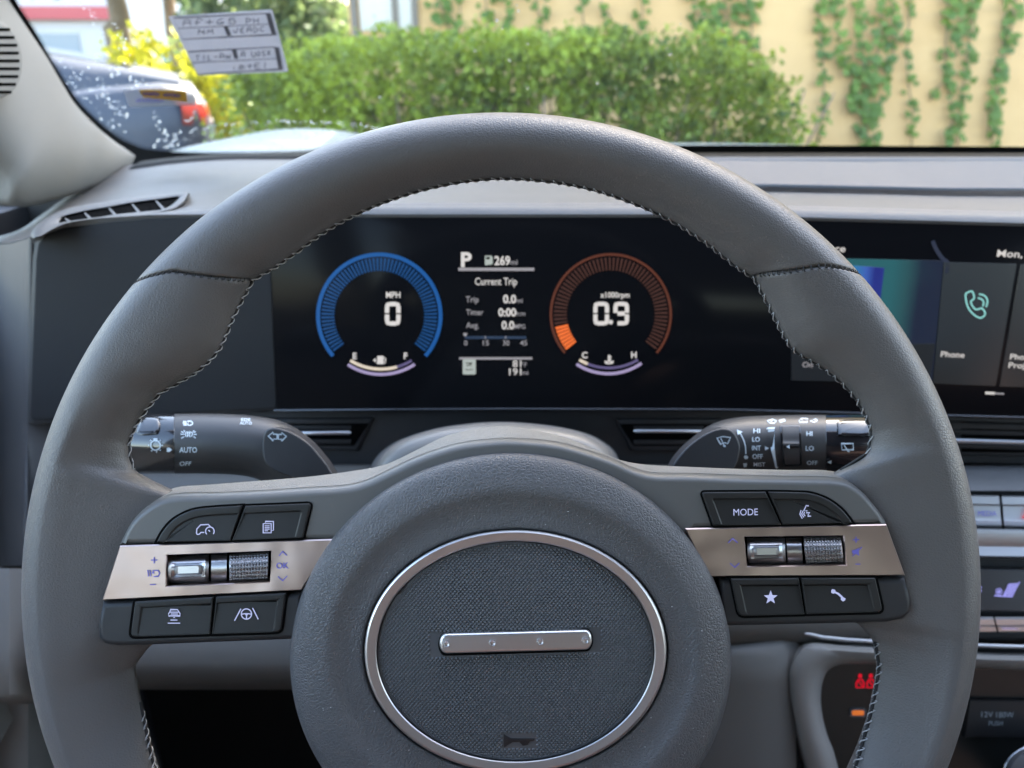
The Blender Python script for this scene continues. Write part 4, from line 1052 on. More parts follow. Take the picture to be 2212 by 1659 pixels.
tile('album_picture', [(450,452),(803,476),(770,740),(560,1000),(420,990)], scr('album_screen', (.03, .20, .45), (.05, .13, .50), (.015, .02, .22), 'X', .9, xm(560), xm(720)), .0006, 1, ms)
tile('media_caption', [(60,900),(420,905),(400,1085),(1206,1080),(1165,1398),(60,1376)], glow('tile_dark', (.012, .015, .019), .8), .0005, 1, ms)
ps = tile('phone_tile', [(1280,432),(1858,446),(1690,1420),(1188,1400)], scr('slate_screen', (.013, .016, .018), (.020, .028, .036), (.030, .040, .048), 'Y', .9, ym(1420), ym(440)), .0003)
ps2 = tile('projection_tile', [(1890,448),(2600,465),(2500,1445),(1720,1424)], scr('slate_screen', (.013, .016, .018), (.018, .024, .030), (.028, .036, .044), 'Y', .9, ym(1420), ym(440)), .0003)
mpT = lambda u, v: DF.L(u, v, .0007)
mb = MB()
ph = [(1448,700),(1462,676),(1500,664),(1516,700),(1514,726),(1492,744),(1500,776),(1528,808),(1556,806),(1580,800),(1606,838),(1590,866),(1560,876),(1510,846),(1466,788)]
stroke(mb, [q[:2] for q in spl(g4(ph), 3, True)], 3.0, mpT, True)
stroke(mb, spl(g4([(1556,686),(1600,700),(1624,740),(1612,790)]), 5), 3.0, mpT); stroke(mb, spl(g4([(1546,718),(1578,728),(1594,756),(1584,784)]), 5), 3.0, mpT)
dpart('phone_symbol', mb, E['mint'], ps)
mb = MB(); tg = lambda s, x, y, h, wd, par=None: text(mb, s, *g4([(x, y)])[0], h * .27085, mpT, width=wd * .27085, slant=.1, rot=2.2, bold=.015)
tg('Phone', 1250, 1186, 44, 188); dpart('tile_caption', mb, E['white'], ps)
mb = MB(); tg('Phone', 1802, 1206, 44, 190); tg('Projection', 1790, 1274, 44, 330); dpart('tile_caption', mb, E['white'], ps2)
mb = MB(); tg('Mon, Jul', 1698, 388, 56, 330); tg('ce', 404, 348, 54, 84); dpart('status_line', mb, E['white'])
mb = MB(); tg('On', 144, 1268, 42, 84); dpart('switch_caption', mb, E['dim'], ms)
mb = MB(); stroke(mb, g4([(1606,1475),(1682,1478)]), 5.5, mpT); dpart('page_mark', mb, E['white'])
mb = MB(); stroke(mb, g4([(1684,1479),(1756,1483)]), 3.5, mpT); dpart('page_mark', mb, E['dim'])
mb = MB(); stroke(mb, spl(g4([(1186,262),(1215,330),(1262,400),(1306,440),(1300,520)]), 5), 9, mpD2); dpart('wallpaper_streak', mb, glow('wallpaper_glow', (.022, .028, .052), .9))

# ================================================================== CENTRE STACK AND CONSOLE
SF = camframe(2000, 1250, .50, tilt=-4)
stack = thing('climate_controls', 'silver and black climate control stack under the touch screen', 'control panel', SF)
def bar_(name, pts, z0, z1, b, mat, parent=stack, r=0, wn=True):
    mb = MB(); plate(mb, SF, rnd(pts, r, 4) if r else pts, z0, z1, b, 4); return obj(name, mb, mat, parent, SF, 40, wn=wn)
mb = MB(); mb.loft([[tuple(SF.L(u, v, z)) for u, z in ((1640, z_), (2212, z_), (3000, z_))] for v, z_ in ((1000, -.045), (1006, -.03), (1020, -.012), (1045, .0), (1060, .004))], False)
obj('stack_ledge', mb, M['dash'], stack, SF, 60)
bar_('stack_face', [(1650,1050),(3000,1060),(3000,1390),(1800,1384),(1700,1360)], -.04, -.008, .003, M['dashdark'])
for i, (a, b) in enumerate(((1900, 2158), (2164, 2400), (2406, 2650))):
    s = (a - 1900) * .006
    mb = MB(); lo = [[tuple(SF.L(u + (v - 1070) * .09, v + (u - 2100) * .018, z)) for u in (a, (a + b) / 2, b)] for v, z in ((1068, -.008), (1069, .003), (1072, .005), (1088, .0055), (1092, .0035), (1120, .0040), (1124, .0045), (1140, .001), (1141, -.008))]
    mb.loft(lo, False); k = obj('menu_key', mb, M['keysilver'], stack, SF, 30)
    mb = MB()
    if i == 0: text(mb, 'MEDIA', 2113, 1114.5, 11, lambda u, v: SF.L(u, v, .0046), width=40, bold=.0); obj('key_lettering', mb, M['stripicon'], k, SF, None)
    if i == 1: stroke(mb, [(2210, 1118), (2222, 1096), (2234, 1118)], 3.5, lambda u, v: SF.L(u, v, .005), True); obj('key_symbol', mb, glow('red_light', (.9, .05, .06), .8), k, SF, None)
mb = MB(); mb.loft([[tuple(SF.L(u, v + (u - 2100) * .015, z)) for u in (1880, 2100, 2400, 3000)] for v, z in ((1141, .003), (1144, .007), (1150, .0075), (1180, .004), (1200, .006), (1204, .004), (1206, -.01))], False)
obj('stack_lip', mb, M['keysilver'], stack, SF, 40)
cp = bar_('climate_screen', [(1880,1226),(3000,1240),(3000,1334),(1880,1316)], -.02, .0005, .001, plain('climate_glass', (.022, .021, .023), .3))
mb = MB(); mpC = lambda u, v: SF.L(u, v, .0008); z5 = lambda p: [(2039 + .3335 * x, 864 + .3335 * y) for x, y in p]
fill(mb, z5([(380,1272),(418,1190),(478,1186),(440,1276)]), mpC); stroke(mb, z5([(326,1268),(440,1274)]), 2.6, mpC); stroke(mb, z5([(440,1276),(490,1178)]), 2.6, mpC)
for a in range(0, 360, 72): stroke(mb, [(2039 + .3335 * 357 + 4.2 * math.cos(R(a)) + 3.4 * math.cos(R(b)), 864 + .3335 * 1242 + 4.2 * math.sin(R(a)) + 3.4 * math.sin(R(b))) for b in range(0, 360, 45)], 1.3, mpC, True)
for v in (1215, 1237): fill(mb, rnd(z5([(215,v-8),(244,v-8),(244,v+6),(215,v+6)]), 2, 2), mpC)
obj('climate_symbols', mb, glow('lilac_light', (.42, .40, .95), .75), cp, SF, None)
mb = MB()
for v in (1198, 1212, 1226, 1240, 1254, 1266): stroke(mb, z5([(400, v), (470, v - 2)]), .9, lambda u, v: SF.L(u, v, .0010))
obj('symbol_ribs', mb, M['gloss'], cp, SF, None)
for a, b, m0, m1 in ((1900, 2147, None, None), (2151, 2330, 378, 482), (2336, 2560, None, None)):
    mb = MB(); lo = [[tuple(SF.L(u + (v - 1340) * .25, v, z)) for u in (a, (a + b) / 2, b)] for v, z in ((1332, -.006), (1333, .003), (1338, .0055), (1350, .005), (1354, .002), (1364, .0015), (1366, -.006))]
    mb.loft(lo, False); k = obj('climate_key', mb, M['silver'], stack, SF, 30)
    mb = MB(); mpq = lambda u, v: SF.L(u, v, .003)
    if m0: stroke(mb, z5([(m0, 1482), (m1, 1484)]), 3.5, mpq)
    elif a == 1900: stroke(mb, z5([(205, 1472), (240, 1474)]), 3.5, mpq)
    if mb.v: obj('key_light', mb, E['lav'], k, SF, None)
mb = MB(); pts = [(1738,1369),(1752,1371),(1778,1377),(1830,1382),(1880,1385),(2000,1390),(2110,1394),(2212,1397),(3000,1420)]
mb.tube([tuple(SF.L(u, v, .004)) for u, v in pts], [.0006] + [.0013] * 8, 12); obj('stack_trim', mb, M['keysilver'], stack, SF, 60)

OF = camframe(1950, 1550, .49)
cons = thing('centre_console', 'grey centre console with an arched frame round a dark storage pocket', 'console', OF)
def band(u_l):  return None
oute = [(1743,1386),(1713,1410),(1699,1446),(1700,1480),(1704,1512),(1712,1550),(1720,1590),(1730,1625),(1741,1662),(1760,1740)]
inne = [(1850,1434),(1814,1436),(1789,1448),(1777,1474),(1773,1509),(1776,1540),(1781,1566),(1790,1596),(1803,1630),(1830,1740)]
top_o = [(3000,1425),(2500,1418),(2212,1413),(2110,1410),(2000,1402),(1900,1396),(1800,1390)]
top_i = [(3000,1480),(2500,1458),(2212,1448),(2110,1444),(2020,1440),(1950,1436),(1900,1434)]
Oc, Ic = spl(top_o + oute, 4), spl(top_i + inne, 4)
mb = MB(); lo = []
for s, z in ((-.12, -.035), (0, -.010), (.12, .000), (.4, .004), (.75, .003), (.93, -.001), (1.0, -.005), (1.0, -.075)):
    lo.append([tuple(OF.L(a[0] + (b[0] - a[0]) * s, a[1] + (b[1] - a[1]) * s, z)) for a, b in zip(Oc, Ic)])
mb.loft(lo, False); obj('console_frame', mb, M['console'], cons, OF, 60)
mb = MB(); mb.add([tuple(OF.L(u, v, -.02)) for u, v in ((1700,1400),(3000,1400),(3000,1800),(1750,1800))], [(3,2,1,0)]); pk = obj('storage_pocket', mb, plain('pocket_black', (.008, .009, .008), .35), cons, OF, None)
mb = MB(); mpP = lambda u, v: OF.L(u, v, -.0195)
for cx in (1858, 1881):
    fill(mb, [(cx + 4.6 * math.sin(R(a)), 1460 + 5 * math.cos(R(a))) for a in range(0, 360, 30)], mpP); stroke(mb, [(cx - 8, 1486), (cx - 8, 1475), (cx - 4, 1468), (cx + 4, 1468), (cx + 8, 1475), (cx + 8, 1486)], 3.2, mpP); stroke(mb, [(cx - 5, 1470), (cx + 7, 1484)], 3.0, mpP); stroke(mb, [(cx - 7, 1485), (cx + 7, 1485)], 2.6, mpP)
obj('seatbelt_lamp', mb, glow('red_lamp', (.85, .008, .03), .7), pk, OF, None)
mb = MB(); plate(mb, OF, rnd([(1836,1530),(1872,1530),(1872,1551),(1836,1551)], 8, 5), -.0199, -.0185, .0005, 3); lamp = obj('indicator_rim', mb, M['dashgrey'], pk, OF, 40)
mb = MB(); plate(mb, OF, rnd([(1841,1535),(1867,1535),(1867,1546),(1841,1546)], 4, 4), -.0187, -.0181, .0003, 2); obj('indicator_lamp', mb, glow('amber_lamp', (.9, .22, .04), .6), lamp, OF, 40)
mb = MB(); plate(mb, OF, [(2095,1512),(3000,1520),(3000,1592),(2085,1594)], -.0199, -.016, .001, 3); ol = obj('power_outlet', mb, plain('outlet_black', (.010, .010, .011), .4), cons, OF, 40)
mb = MB(); mpO = lambda u, v: OF.L(u, v, -.0157); text(mb, '12V', 2120, 1549, 12, mpO, width=25, bold=.0); text(mb, '180W', 2152, 1550, 12, mpO, width=38, bold=.0); text(mb, 'PUSH', 2136, 1567.5, 10, mpO, width=30, bold=.0)
obj('outlet_lettering', mb, plain('grey_print', (.28, .31, .33), .6), ol, OF, None)
mb = MB(); lo = []
for s, z in ((1.0, -.02), (1.0, .004), (.97, .010), (.85, .015), (.5, .017)): lo.append([tuple(OF.L(2262 + 92 * s * math.cos(R(a)), 1668 + 62 * s * math.sin(R(a)), z)) for a in range(0, 360, 10)])
mb.loft(lo, True, False, True); mb.f = [tuple(reversed(f)) for f in mb.f]; kn = obj('console_knob', mb, M['dashgrey'], cons, OF, 50)
mb = MB(); mb.tube([tuple(OF.L(2262 + 94 * math.cos(R(a)), 1672 + 66 * math.sin(R(a)), .004)) for a in range(170, 371, 10)], .0008, 8); obj('knob_ring', mb, M['chrome'], kn, OF, 60)

# ================================================================== WINDSCREEN, PILLAR, DOOR, CABIN
WP = Vector((0, .88, EZ - .0905)); WN = Vector((0, math.sin(R(30)), math.cos(R(30))))
WSF = Frame(Matrix.Translation(WP) @ Matrix((Vector((1, 0, 0)), WN.cross(Vector((1, 0, 0))), WN)).transposed().to_4x4())
wind = thing('windscreen', 'raked glass windscreen with a black edge band and scattered water drops', 'windscreen', WSF)
mb = MB(); tl = .82
mb.add([(-.50, .06, 0), (1.22, .06, 0), (1.14, -tl, 0), (-.42, -tl, 0)], [(0, 1, 2, 3)])
obj('glass_pane', mb, thin_glass('windscreen_glass', (.97, .985, .975), .0, .25, .006), wind, WSF, None)
G = [(-60,-220),(-30,-130),(8,-60),(33,0),(72,62),(112,130),(148,188),(175,226),(212,262),(250,293),(285,312),(320,323),(400,329),(500,330),(700,327),(1100,320),(1480,314),(1700,314),(2212,317),(2900,326)]
Go = [(u - (70 if i < 9 else 70 * max(0, (14 - i) / 6)), v + (18 if i < 6 else 30 if i < 9 else 46)) for i, (u, v) in enumerate(G)]
mb = MB(); gs, go = spl(G, 4), spl(Go, 4)
mb.loft([[tuple(WSF.L(u, v, -.0015)) for u, v in gs], [tuple(WSF.L(u, v, -.0015)) for u, v in go]], False)
# row of dots fading into the glass
acc = 0
for a, b in zip(gs, gs[1:]):
    a, b = Vector(a), Vector(b); l = (b - a).length; d = (b - a) / max(l, 1e-6); n = Vector((d.y, -d.x))
    while acc < l:
        c = a + d * acc
        if c.u if False else c.x > 700: break
        for off, rr in ((2.2, 1.5), (5.5, .9)):
            q = c + n * off; mb.add([tuple(WSF.L(q.x + rr * math.cos(R(k)), q.y + rr * math.sin(R(k)), -.0016)) for k in range(0, 360, 60)], [(0, 1, 2, 3, 4, 5)])
        acc += 4.6
    acc -= l
obj('edge_band', mb, M['frit'], wind, WSF, None)
# water drops on the outside
z6 = lambda p: [(.2188 * x, .2188 * y) for x, y in p]
rs = random.Random(3); drops = []
def along(pts, n, jit, r0, r1):
    pts = [Vector(q) for q in spl(pts, 6)]
    for k in range(n):
        t = rs.random() * (len(pts) - 1); i = min(int(t), len(pts) - 2); q = pts[i].lerp(pts[i + 1], t - i)
        drops.append((q.x + rs.gauss(0, jit), q.y + rs.gauss(0, jit), rs.uniform(r0, r1) * .62))
along(z6([(1500,1100),(1550,1200),(1620,1330),(1700,1460)]), 20, 4, 2.2, 4.6); along(z6([(2040,990),(1900,1130),(1780,1270),(1700,1380),(1640,1480)]), 22, 3, 2.4, 4.4)
along(z6([(1500,1410),(1600,1400),(1800,1440)]), 14, 6, 2.4, 4.8); along([(405,286),(440,277),(475,271),(520,266)], 26, 2.0, 2.0, 3.4)
along([(520,265),(600,262),(680,264),(760,268),(830,279)], 52, 1.8, 2.2, 4.4)
along(z6([(1000,800),(1060,950),(1130,1050),(1250,1130)]), 36, 7, 2, 4); along(z6([(520,600),(700,800),(900,900),(1000,960)]), 70, 18, 1.2, 3.6)
along(z6([(900,620),(1100,680),(1300,750),(1350,880)]), 40, 11, 1.8, 4.6); along(z6([(760,20),(880,110),(950,220),(1040,380)]), 16, 5, 1.6, 3.4); along(z6([(1140,200),(1180,330),(1230,440),(1240,520)]), 26, 5, 1.4, 3.2)
along(z6([(980,1170),(1090,1260),(1250,1280)]), 12, 10, 2, 4.2)
for (u, v) in ((1116,12),(1120,24),(1073,45),(1086,62),(1470,52),(1440,105),(1448,118),(1140,95),(1026,110),(1290,180),(1140,190),(1330,190),(1100,130),(1000,215),(700,240),(820,210),(640,238),(1395,150)): drops.append((u, v, rs.uniform(1.5, 3)))
def dropmesh(lst):
    mb = MB()
    for u, v, r_ in lst:
        c = WSF.L(u, v, .0002); dd = depth(WSF.M @ c); r3 = r_ / F * dd
        mb.ball((c.x, c.y, .0003), r3, r3 * rs.uniform(1.2, 1.9), r3 * .62, 9, 4, 0)
    return mb
water = nodes('water'); wb = water[2]; wb.inputs['Base Color'].default_value = (1, 1, 1, 1); wb.inputs['Roughness'].default_value = 0; wb.inputs['IOR'].default_value = 1.33; wb.inputs['Transmission Weight'].default_value = 1
o = obj('water_drops', dropmesh(drops), water[0], wind, WSF, 180); o['kind'] = 'stuff'
# mist of fine droplets on the unwiped patch
fine = []
for k in range(420):
    u = rs.uniform(385, 860); top = lerp1(u, [385, 420, 480, 600, 760, 860], [300, 284, 273, 268, 272, 285]); fine.append((u, rs.uniform(top, 327), rs.uniform(.6, 1.3)))
o = obj('fine_droplets', dropmesh(fine), water[0], wind, WSF, 180); o['kind'] = 'stuff'

# paper sticker and clear decal on the inside of the glass
def on_glass(name, label, cat, pts, mat, z, r):
    c = WSF.L(sum(p[0] for p in pts) / 4, max(p[1] for p in pts), z); fr = Frame(WSF.M @ Matrix.Translation((c.x, c.y, z)))
    t = thing(name, label, cat, fr); mb = MB(); q = ccw(rnd([fr.xy(u, v, 0) for u, v in pts], r, 5))
    mb.loft([[(x, y, .0003) for x, y in q], [(x, y, 0) for x, y in q]], True, True, True); mb.f = [tuple(reversed(f)) for f in mb.f]
    b = obj('sticker_sheet' if cat == 'sticker' else 'decal_sheet', mb, mat, t, fr, None); return t, fr, b
st, stf, sb_ = on_glass('windscreen_sticker', 'white paper service sticker with handwriting showing through, stuck inside the windscreen', 'sticker', [(364,36),(588,21),(623,155),(427,163)], M['paper'], -.003, .002)
q6 = lambda p: [(345.6 + .14062 * x, .14062 * y) for x, y in p]
ink = plain('sticker_ink', (.16, .16, .18), .7); inkl = plain('pen_ink', (.13, .13, .16), .7)
mpI = lambda u, v: stf.L(u, v, -.0004)
mb = MB()
for s in ([(208,275),(1690,205),(1790,530),(345,605)], [(430,798),(1770,722),(1895,1062),(575,1145)]):
    stroke(mb, q6(s), 2.0, mpI, True)
stroke(mb, q6([(280,437),(1740,368)]), 1.8, mpI); stroke(mb, q6([(490,965),(1840,898)]), 1.8, mpI)
for s in ([(1625,215),(1700,205),(1790,525),(1715,530)], [(975,405),(1040,402),(1095,545),(1030,550)], [(1755,725),(1825,720),(1895,1060),(1820,1060)], [(1098,755),(1170,750),(1205,905),(1140,905)]): fill(mb, q6(s), mpI)
obj('printed_frame', mb, ink, sb_, stf, None)
mb = MB()
LET = {'A': [[(0,1),(.1,.1),(.5,0),(.8,.1),(.85,1)],[(0,.55),(.9,.5)]], 'F': [[(.25,1),(.4,0),(1,.1)],[(0,.55),(.8,.5)]], '+': [[(.5,.1),(.45,.95)],[(0,.55),(1,.45)]], '6': [[(.8,0),(.2,.4),(.1,.9),(.6,1),(.8,.7),(.3,.6)]], 'G': [[(.9,.05),(.3,.1),(.2,.5),(.8,.45),(.9,.8),(.5,1),(.1,.9)]],
 'P': [[(.1,1),(.2,0),(.8,.05),(.9,.4),(.2,.55)]], 'H': [[(.05,0),(.1,1)],[(.9,0),(.85,1)],[(.1,.5),(.9,.5)]], 'N': [[(.1,1),(.05,0),(.6,.6),(.85,0),(.95,.9)]], 'M': [[(0,.9),(.15,.1),(.5,.6),(.8,.05),(1,.95)]], 'J': [[(0,.4),(.1,.9),(.6,.9),(.9,0)]], 'E': [[(.9,.0),(.1,.1),(.15,1),(.9,.9)],[(.1,.5),(.75,.5)]], 'D': [[(.1,0),(.1,1),(.7,.85),(.9,.4),(.1,0)]], 'C': [[(.9,.05),(.2,.2),(.1,.7),(.9,1)]],
 'T': [[(0,.1),(1,0)],[(.5,.05),(.4,1)]], 'I': [[(.5,0),(.45,1)]], 'L': [[(.1,0),(.1,1),(.8,.9)]], '-': [[(.1,.5),(.9,.45)]], 'W': [[(0,.2),(.2,1),(.5,.4),(.75,1),(1,.1)]], 'U': [[(.05,0),(.15,.9),(.8,.95),(.9,.1)]], 'O': [[(.5,0),(.05,.5),(.5,1),(.95,.5),(.5,0)]], '5': [[(.9,0),(.2,.05),(.2,.45),(.85,.6),(.6,1),(.05,.9)]], 'X': [[(0,0),(.9,1)],[(.9,0),(.05,1)]], 'i': [[(.5,.4),(.45,1)],[(.5,.1),(.5,.18)]], 'm': [[(0,1),(.1,.4),(.35,.4),(.45,1),(.55,.45),(.85,.4),(.95,1)]]}
hr = random.Random(21)
def hand(s, x, y, h, w_, rot):
    cw = w_ / len(s)
    for i, ch in enumerate(s):
        for st in LET.get(ch, []):
            pts = [(x + cw * (i + .08 + .74 * px_) + hr.uniform(-5, 5), y - h * (1 - py_) + math.tan(R(rot)) * cw * i + hr.uniform(-6, 6)) for px_, py_ in st]
            stroke(mb, q6(spl(pts, 3) if len(pts) > 2 else pts), 1.9, mpI)
hand('AF+6G', 345, 400, 95, 850, -3); hand('PH', 1305, 365, 80, 240, -3); hand('NM', 575, 530, 70, 270, -3); hand('JEADC', 1120, 508, 75, 510, -3); hand('TIL-AW', 540, 930, 80, 560, -3.5); hand('A UO5X', 1245, 880, 80, 470, -3.5); hand('im+EI', 1085, 1078, 95, 600, -3)
obj('handwriting', mb, inkl, sb_, stf, None)
dc, dcf, db_ = on_glass('clear_decal', 'clear plastic decal with a yellow strip in the lower corner of the windscreen', 'decal', [(266,193.5),(417,192),(423,228.5),(280,232.5)], thin_glass('clear_film', (.86, .87, .90), .3, .5), -.004, .001)
mpY = lambda u, v: dcf.L(u, v, -.0004); mpY2 = lambda u, v: dcf.L(u, v, -.0006)
mb = MB(); fill(mb, [(299,194),(402,196),(404.5,219.5),(310,211)], mpY); ys = obj('yellow_strip', mb, plain('decal_yellow', (.75, .42, .03), .6), db_, dcf, None)
mb = MB(); rr = random.Random(5)
for a, b in ((308, 348), (353, 392)):
    for k in range(3): stroke(mb, [(u, 199.5 + 2.5 * k + (u - 308) * .06 + rr.uniform(-1.6, 1.6)) for u in range(a, b, 4)], 1.5, mpY2)
for k in range(2): stroke(mb, [(u, 216 + 3 * k + rr.uniform(-1.2, 1.2)) for u in range(294, 358, 5)], 1.6, mpY2)
obj('purple_writing', mb, plain('decal_ink', (.10, .07, .45), .6), ys, dcf, None)

# windscreen pillar with tweeter grille
dA = depth(WSF.M @ WSF.L(60, 62, 0)) - .015; dB = depth(WSF.M @ WSF.L(292, 336, 0)) - .03
po, pn = plane3((60, 62, dA), (292, 336, dB), (30, 445, .60))
if pn.dot(EYE - po) < 0: pn = -pn
px_ = (P(292, 336, dB) - P(30, 445, .60)).normalized()
PF = Frame(Matrix.Translation(po) @ Matrix((px_, pn.cross(px_), pn)).transposed().to_4x4())
pil = thing('windscreen_pillar', 'pale grey fabric-textured pillar trim beside the windscreen with a round speaker grille', 'pillar trim', PF)
Ee = [(-75,-170),(-8,-60),(20,0),(60,62),(100,122),(134,180),(162,224),(200,265),(240,300),(270,321),(292,336)]
Oo = [(-420,-170),(-330,-60),(-230,60),(-130,200),(-60,300),(0,393),(32,447),(150,424),(245,383),(282,356),(292,339)]
es, os_ = spl(Ee, 4), spl(Oo, 4)
mb = MB(); lo = []
for j in range(17):
    s = j / 16; row = []
    for (a, b) in zip(es, os_):
        u, v = a[0] + (b[0] - a[0]) * s, a[1] + (b[1] - a[1]) * s; wdt = math.hypot(b[0] - a[0], b[1] - a[1]) / 330
        row.append(tuple(PF.L(u, v, min(1, wdt) * .030 * (math.sin(math.pi * s) ** .7))))
    lo.append(row)
lo = [[tuple(Vector(p) + Vector((0, 0, -.03))) for p in lo[0]]] + lo + [[tuple(Vector(p) + Vector((0, 0, -.05))) for p in lo[-1]]]
mb.loft(lo, False); obj('pillar_cover', mb, M['beige'], pil, PF, 60)
gq = [(-6 + 58 * math.sin(R(a)), 128 - 86 * math.cos(R(a)) ) for a in range(0, 360, 6)]
gq = [(u + (v - 128) * .06, v) for u, v in gq]
mb = MB(); plate(mb, PF, gq, .0, .0335, .003, 5); gr = obj('speaker_grille', mb, M['beige'], pil, PF, 60)
mb = MB(); mb2 = MB()
for k in range(9):
    v = 64 + 16.9 * k; h = 58 * math.sqrt(max(0, 1 - ((v - 128) / 86) ** 2)) * .84; c = -6 + (v - 128) * .06
    plate(mb, PF, rnd([(c - h, v - 3.4), (c + h, v - 3.4), (c + h, v + 3.4), (c - h, v + 3.4)], 2.5, 3), .03, .0338, .0001, 1)
obj('grille_slots', mb, M['black'], gr, PF, None)

# door
dr = thing('driver_door', 'pale grey driver door trim panel at the left edge of the cabin', 'door', at(-.45, .2, .35))
mb = MB(); lo = []
for y in [.60, .55, .45, .3, .1, -.1, -.4]:
    b = .06 * sst((.62 - y) / .3)
    lo.append([(-.50, y, EZ - .14), (-.425, y, EZ - .16), (-.405 , y, EZ - .22), (-.40 + b * .2, y, EZ - .33), (-.385 + b, y, EZ - .37), (-.375 + b, y, EZ - .40), (-.39 + b * .6, y, EZ - .45), (-.40, y, EZ - .50), (-.385, y, EZ - .56), (-.375, y, EZ - .75), (-.40, y, EZ - .98)])
mb.loft(lo, False); obj('door_card', mb, M['beige'], dr, WORLD, 60)
mb = sheet([[(-80, v, .50), (-20, v, .485), (20, v, .48), (50, v, .487), (75, v, .50), (84, v, .53)] for v in (1228, 1232, 1300, 1400, 1500)] + [[(-80, 1506, .50), (-20, 1508, .49), (20, 1510, .487), (50, 1512, .495), (80, 1512, .51), (92, 1512, .54)]] + [[(-80, v, .52), (-20, v, .51), (20, v, .505), (60, v, .51), (95, v, .53), (110, v, .56)] for v in (1520, 1600, 1720)])
obj('map_pocket', mb, M['beige'], dr, WORLD, 60)

# cabin shell: roof, glass-less side openings, floor, firewall
M['seat'] = plain('tan_seat', (.13, .07, .055), .7)  # unseen seats, put in for the warm reflection they give the metal strips
cab = thing('cabin_shell', 'pale car roof, floor and bulkhead enclosing the cabin', 'car body', at(.36, -.4, 0))
mb = MB(); mb.box((-.42, -1.9, EZ + .30), (1.14, .20, EZ + .35)); obj('roof_lining', mb, plain('headliner', (.24, .20, .175), .9, bump=.3, bscale=900), cab, WORLD, 30)
mb = MB(); mb.box((-.60, -2.0, .30), (1.32, .80, .34)); obj('floor_carpet', mb, M['carpet'], cab, WORLD, 30)
mb = MB(); mb.box((-.60, .80, .30), (1.32, .84, EZ - .112)); obj('firewall', mb, M['carpet'], cab, WORLD, 30)
for a in (-.46, 1.13):
    mb = MB(); mb.box((a, -.30, .34), (a + .05, -.16, EZ + .30)); obj('door_pillar', mb, M['beige'], cab, WORLD, 30)
mb = MB(); mb.box((-.60, -2.0, .34), (1.32, -1.95, EZ + .02)); obj('rear_bulkhead', mb, M['dashgrey'], cab, WORLD, 30)
for a in (1.14, -.58):
    mb = MB(); mb.box((a, -2.0, .34), (a + .08, .80, EZ - .14)); obj('side_panel', mb, M['dashgrey'], cab, WORLD, 30)
mb = MB(); mb.box((-.60, -2.0, EZ + .16), (1.32, -1.95, EZ + .34)); obj('rear_header', mb, M['dashgrey'], cab, WORLD, 30)
for a in (-.50, 1.17):
    mb = MB(); mb.box((a, -1.95, EZ - .15), (a + .05, -.75, EZ + .0)); mb.box((a, -1.95, EZ + .0), (a + .05, -.75, EZ + .34)); obj('rear_side_trim', mb, M['dashgrey'], cab, WORLD, 30)  # unseen, added to close the rear side openings and dim the wheel face
for x0 in (-.26, .50):
    mb = MB()
    mb.loft([[(x0 + .26 + .25 * math.copysign(abs(math.cos(R(a))) ** .6, math.cos(R(a))), y + .07 * math.copysign(abs(math.sin(R(a))) ** .6, math.sin(R(a))), z) for a in range(0, 360, 15)] for z, y in ((.75, -.42), (.95, -.50), (1.15, -.56), (1.30, -.60), (1.38, -.62))], True, True, True)
    mb.loft([[(x0 + .26 + .25 * math.copysign(abs(math.cos(R(a))) ** .5, math.cos(R(a))), -.20 + .26 * math.copysign(abs(math.sin(R(a))) ** .5, math.sin(R(a))), z) for a in range(0, 360, 15)] for z in (.5, .70, .78)], True, True, True)
    obj('seat_cover', mb, M['seat'], cab, WORLD, 60)
# bonnet ahead of the glass
mb = MB(); lo = []
for i in range(41):
    y = .90 + 1.15 * i / 40; row = []
    for j in range(61):
        x = -.62 + 1.96 * j / 60
        z = EZ - .150 - .02 * (y - .9) - .10 * max(0, y - 1.6) ** 1.5 - .05 * ((x - .36) / .98) ** 2
        c = (x + .43 - .03 * (y - 1.3)) / .235
        z += .073 * max(0, 1 - c * c) ** .75 * sst((y - .92) / .3) * (1 - sst((y - 1.45) / .5))
        if y > 1.9: z -= .9 * (y - 1.9)
        row.append((x, y, z))
    lo.append(row)
mb.loft(lo, False); mb.f = [tuple(reversed(f)) for f in mb.f]
paint = plain('silver_paint', (.19, .21, .20), .5, .0, coat=.15, var=.2, vscale=14)
solo('car_bonnet', 'pale silver car bonnet with a raised wing seen low through the windscreen', 'bonnet', mb, paint, (.36, 1.3, EZ - .3), smooth=60)

# ================================================================== OUTSIDE
def asphalt():
    m, t, b = nodes('asphalt'); tc = t.nodes.new('ShaderNodeTexCoord')
    n = N(t, 'ShaderNodeTexNoise', Scale=3.0, Detail=10.0, Roughness=.7); t.links.new(tc.outputs['Object'], n.inputs['Vector'])
    cr = t.nodes.new('ShaderNodeValToRGB'); cr.color_ramp.elements[0].color = (.05, .05, .05, 1); cr.color_ramp.elements[1].color = (.13, .125, .12, 1); t.links.new(n.outputs['Fac'], cr.inputs[0]); t.links.new(cr.outputs[0], b.inputs['Base Color']); b.inputs['Roughness'].default_value = .9
    return m
def setting(name, mb, mat):
    o = bpy.data.objects.new(name, mkmesh(name, mb, mat, None, None)); col.objects.link(o); o['kind'] = 'structure'; o['label'] = name.replace('_', ' '); return o
mb = MB(); mb.add([(-400, -400, 0), (400, -400, 0), (400, 400, 0), (-400, 400, 0)], [(0, 1, 2, 3)]); setting('ground', mb, asphalt())
mb = MB(); mb.box((-2.3, 2.9, 0), (16, 3.05, .13)); mb.box((-2.3, 3.05, 0), (16, 5.0, .10)); setting('planting_bed', mb, plain('bed_soil', (.09, .065, .045), .95, var=.4, vscale=8))
rl = random.Random(11)
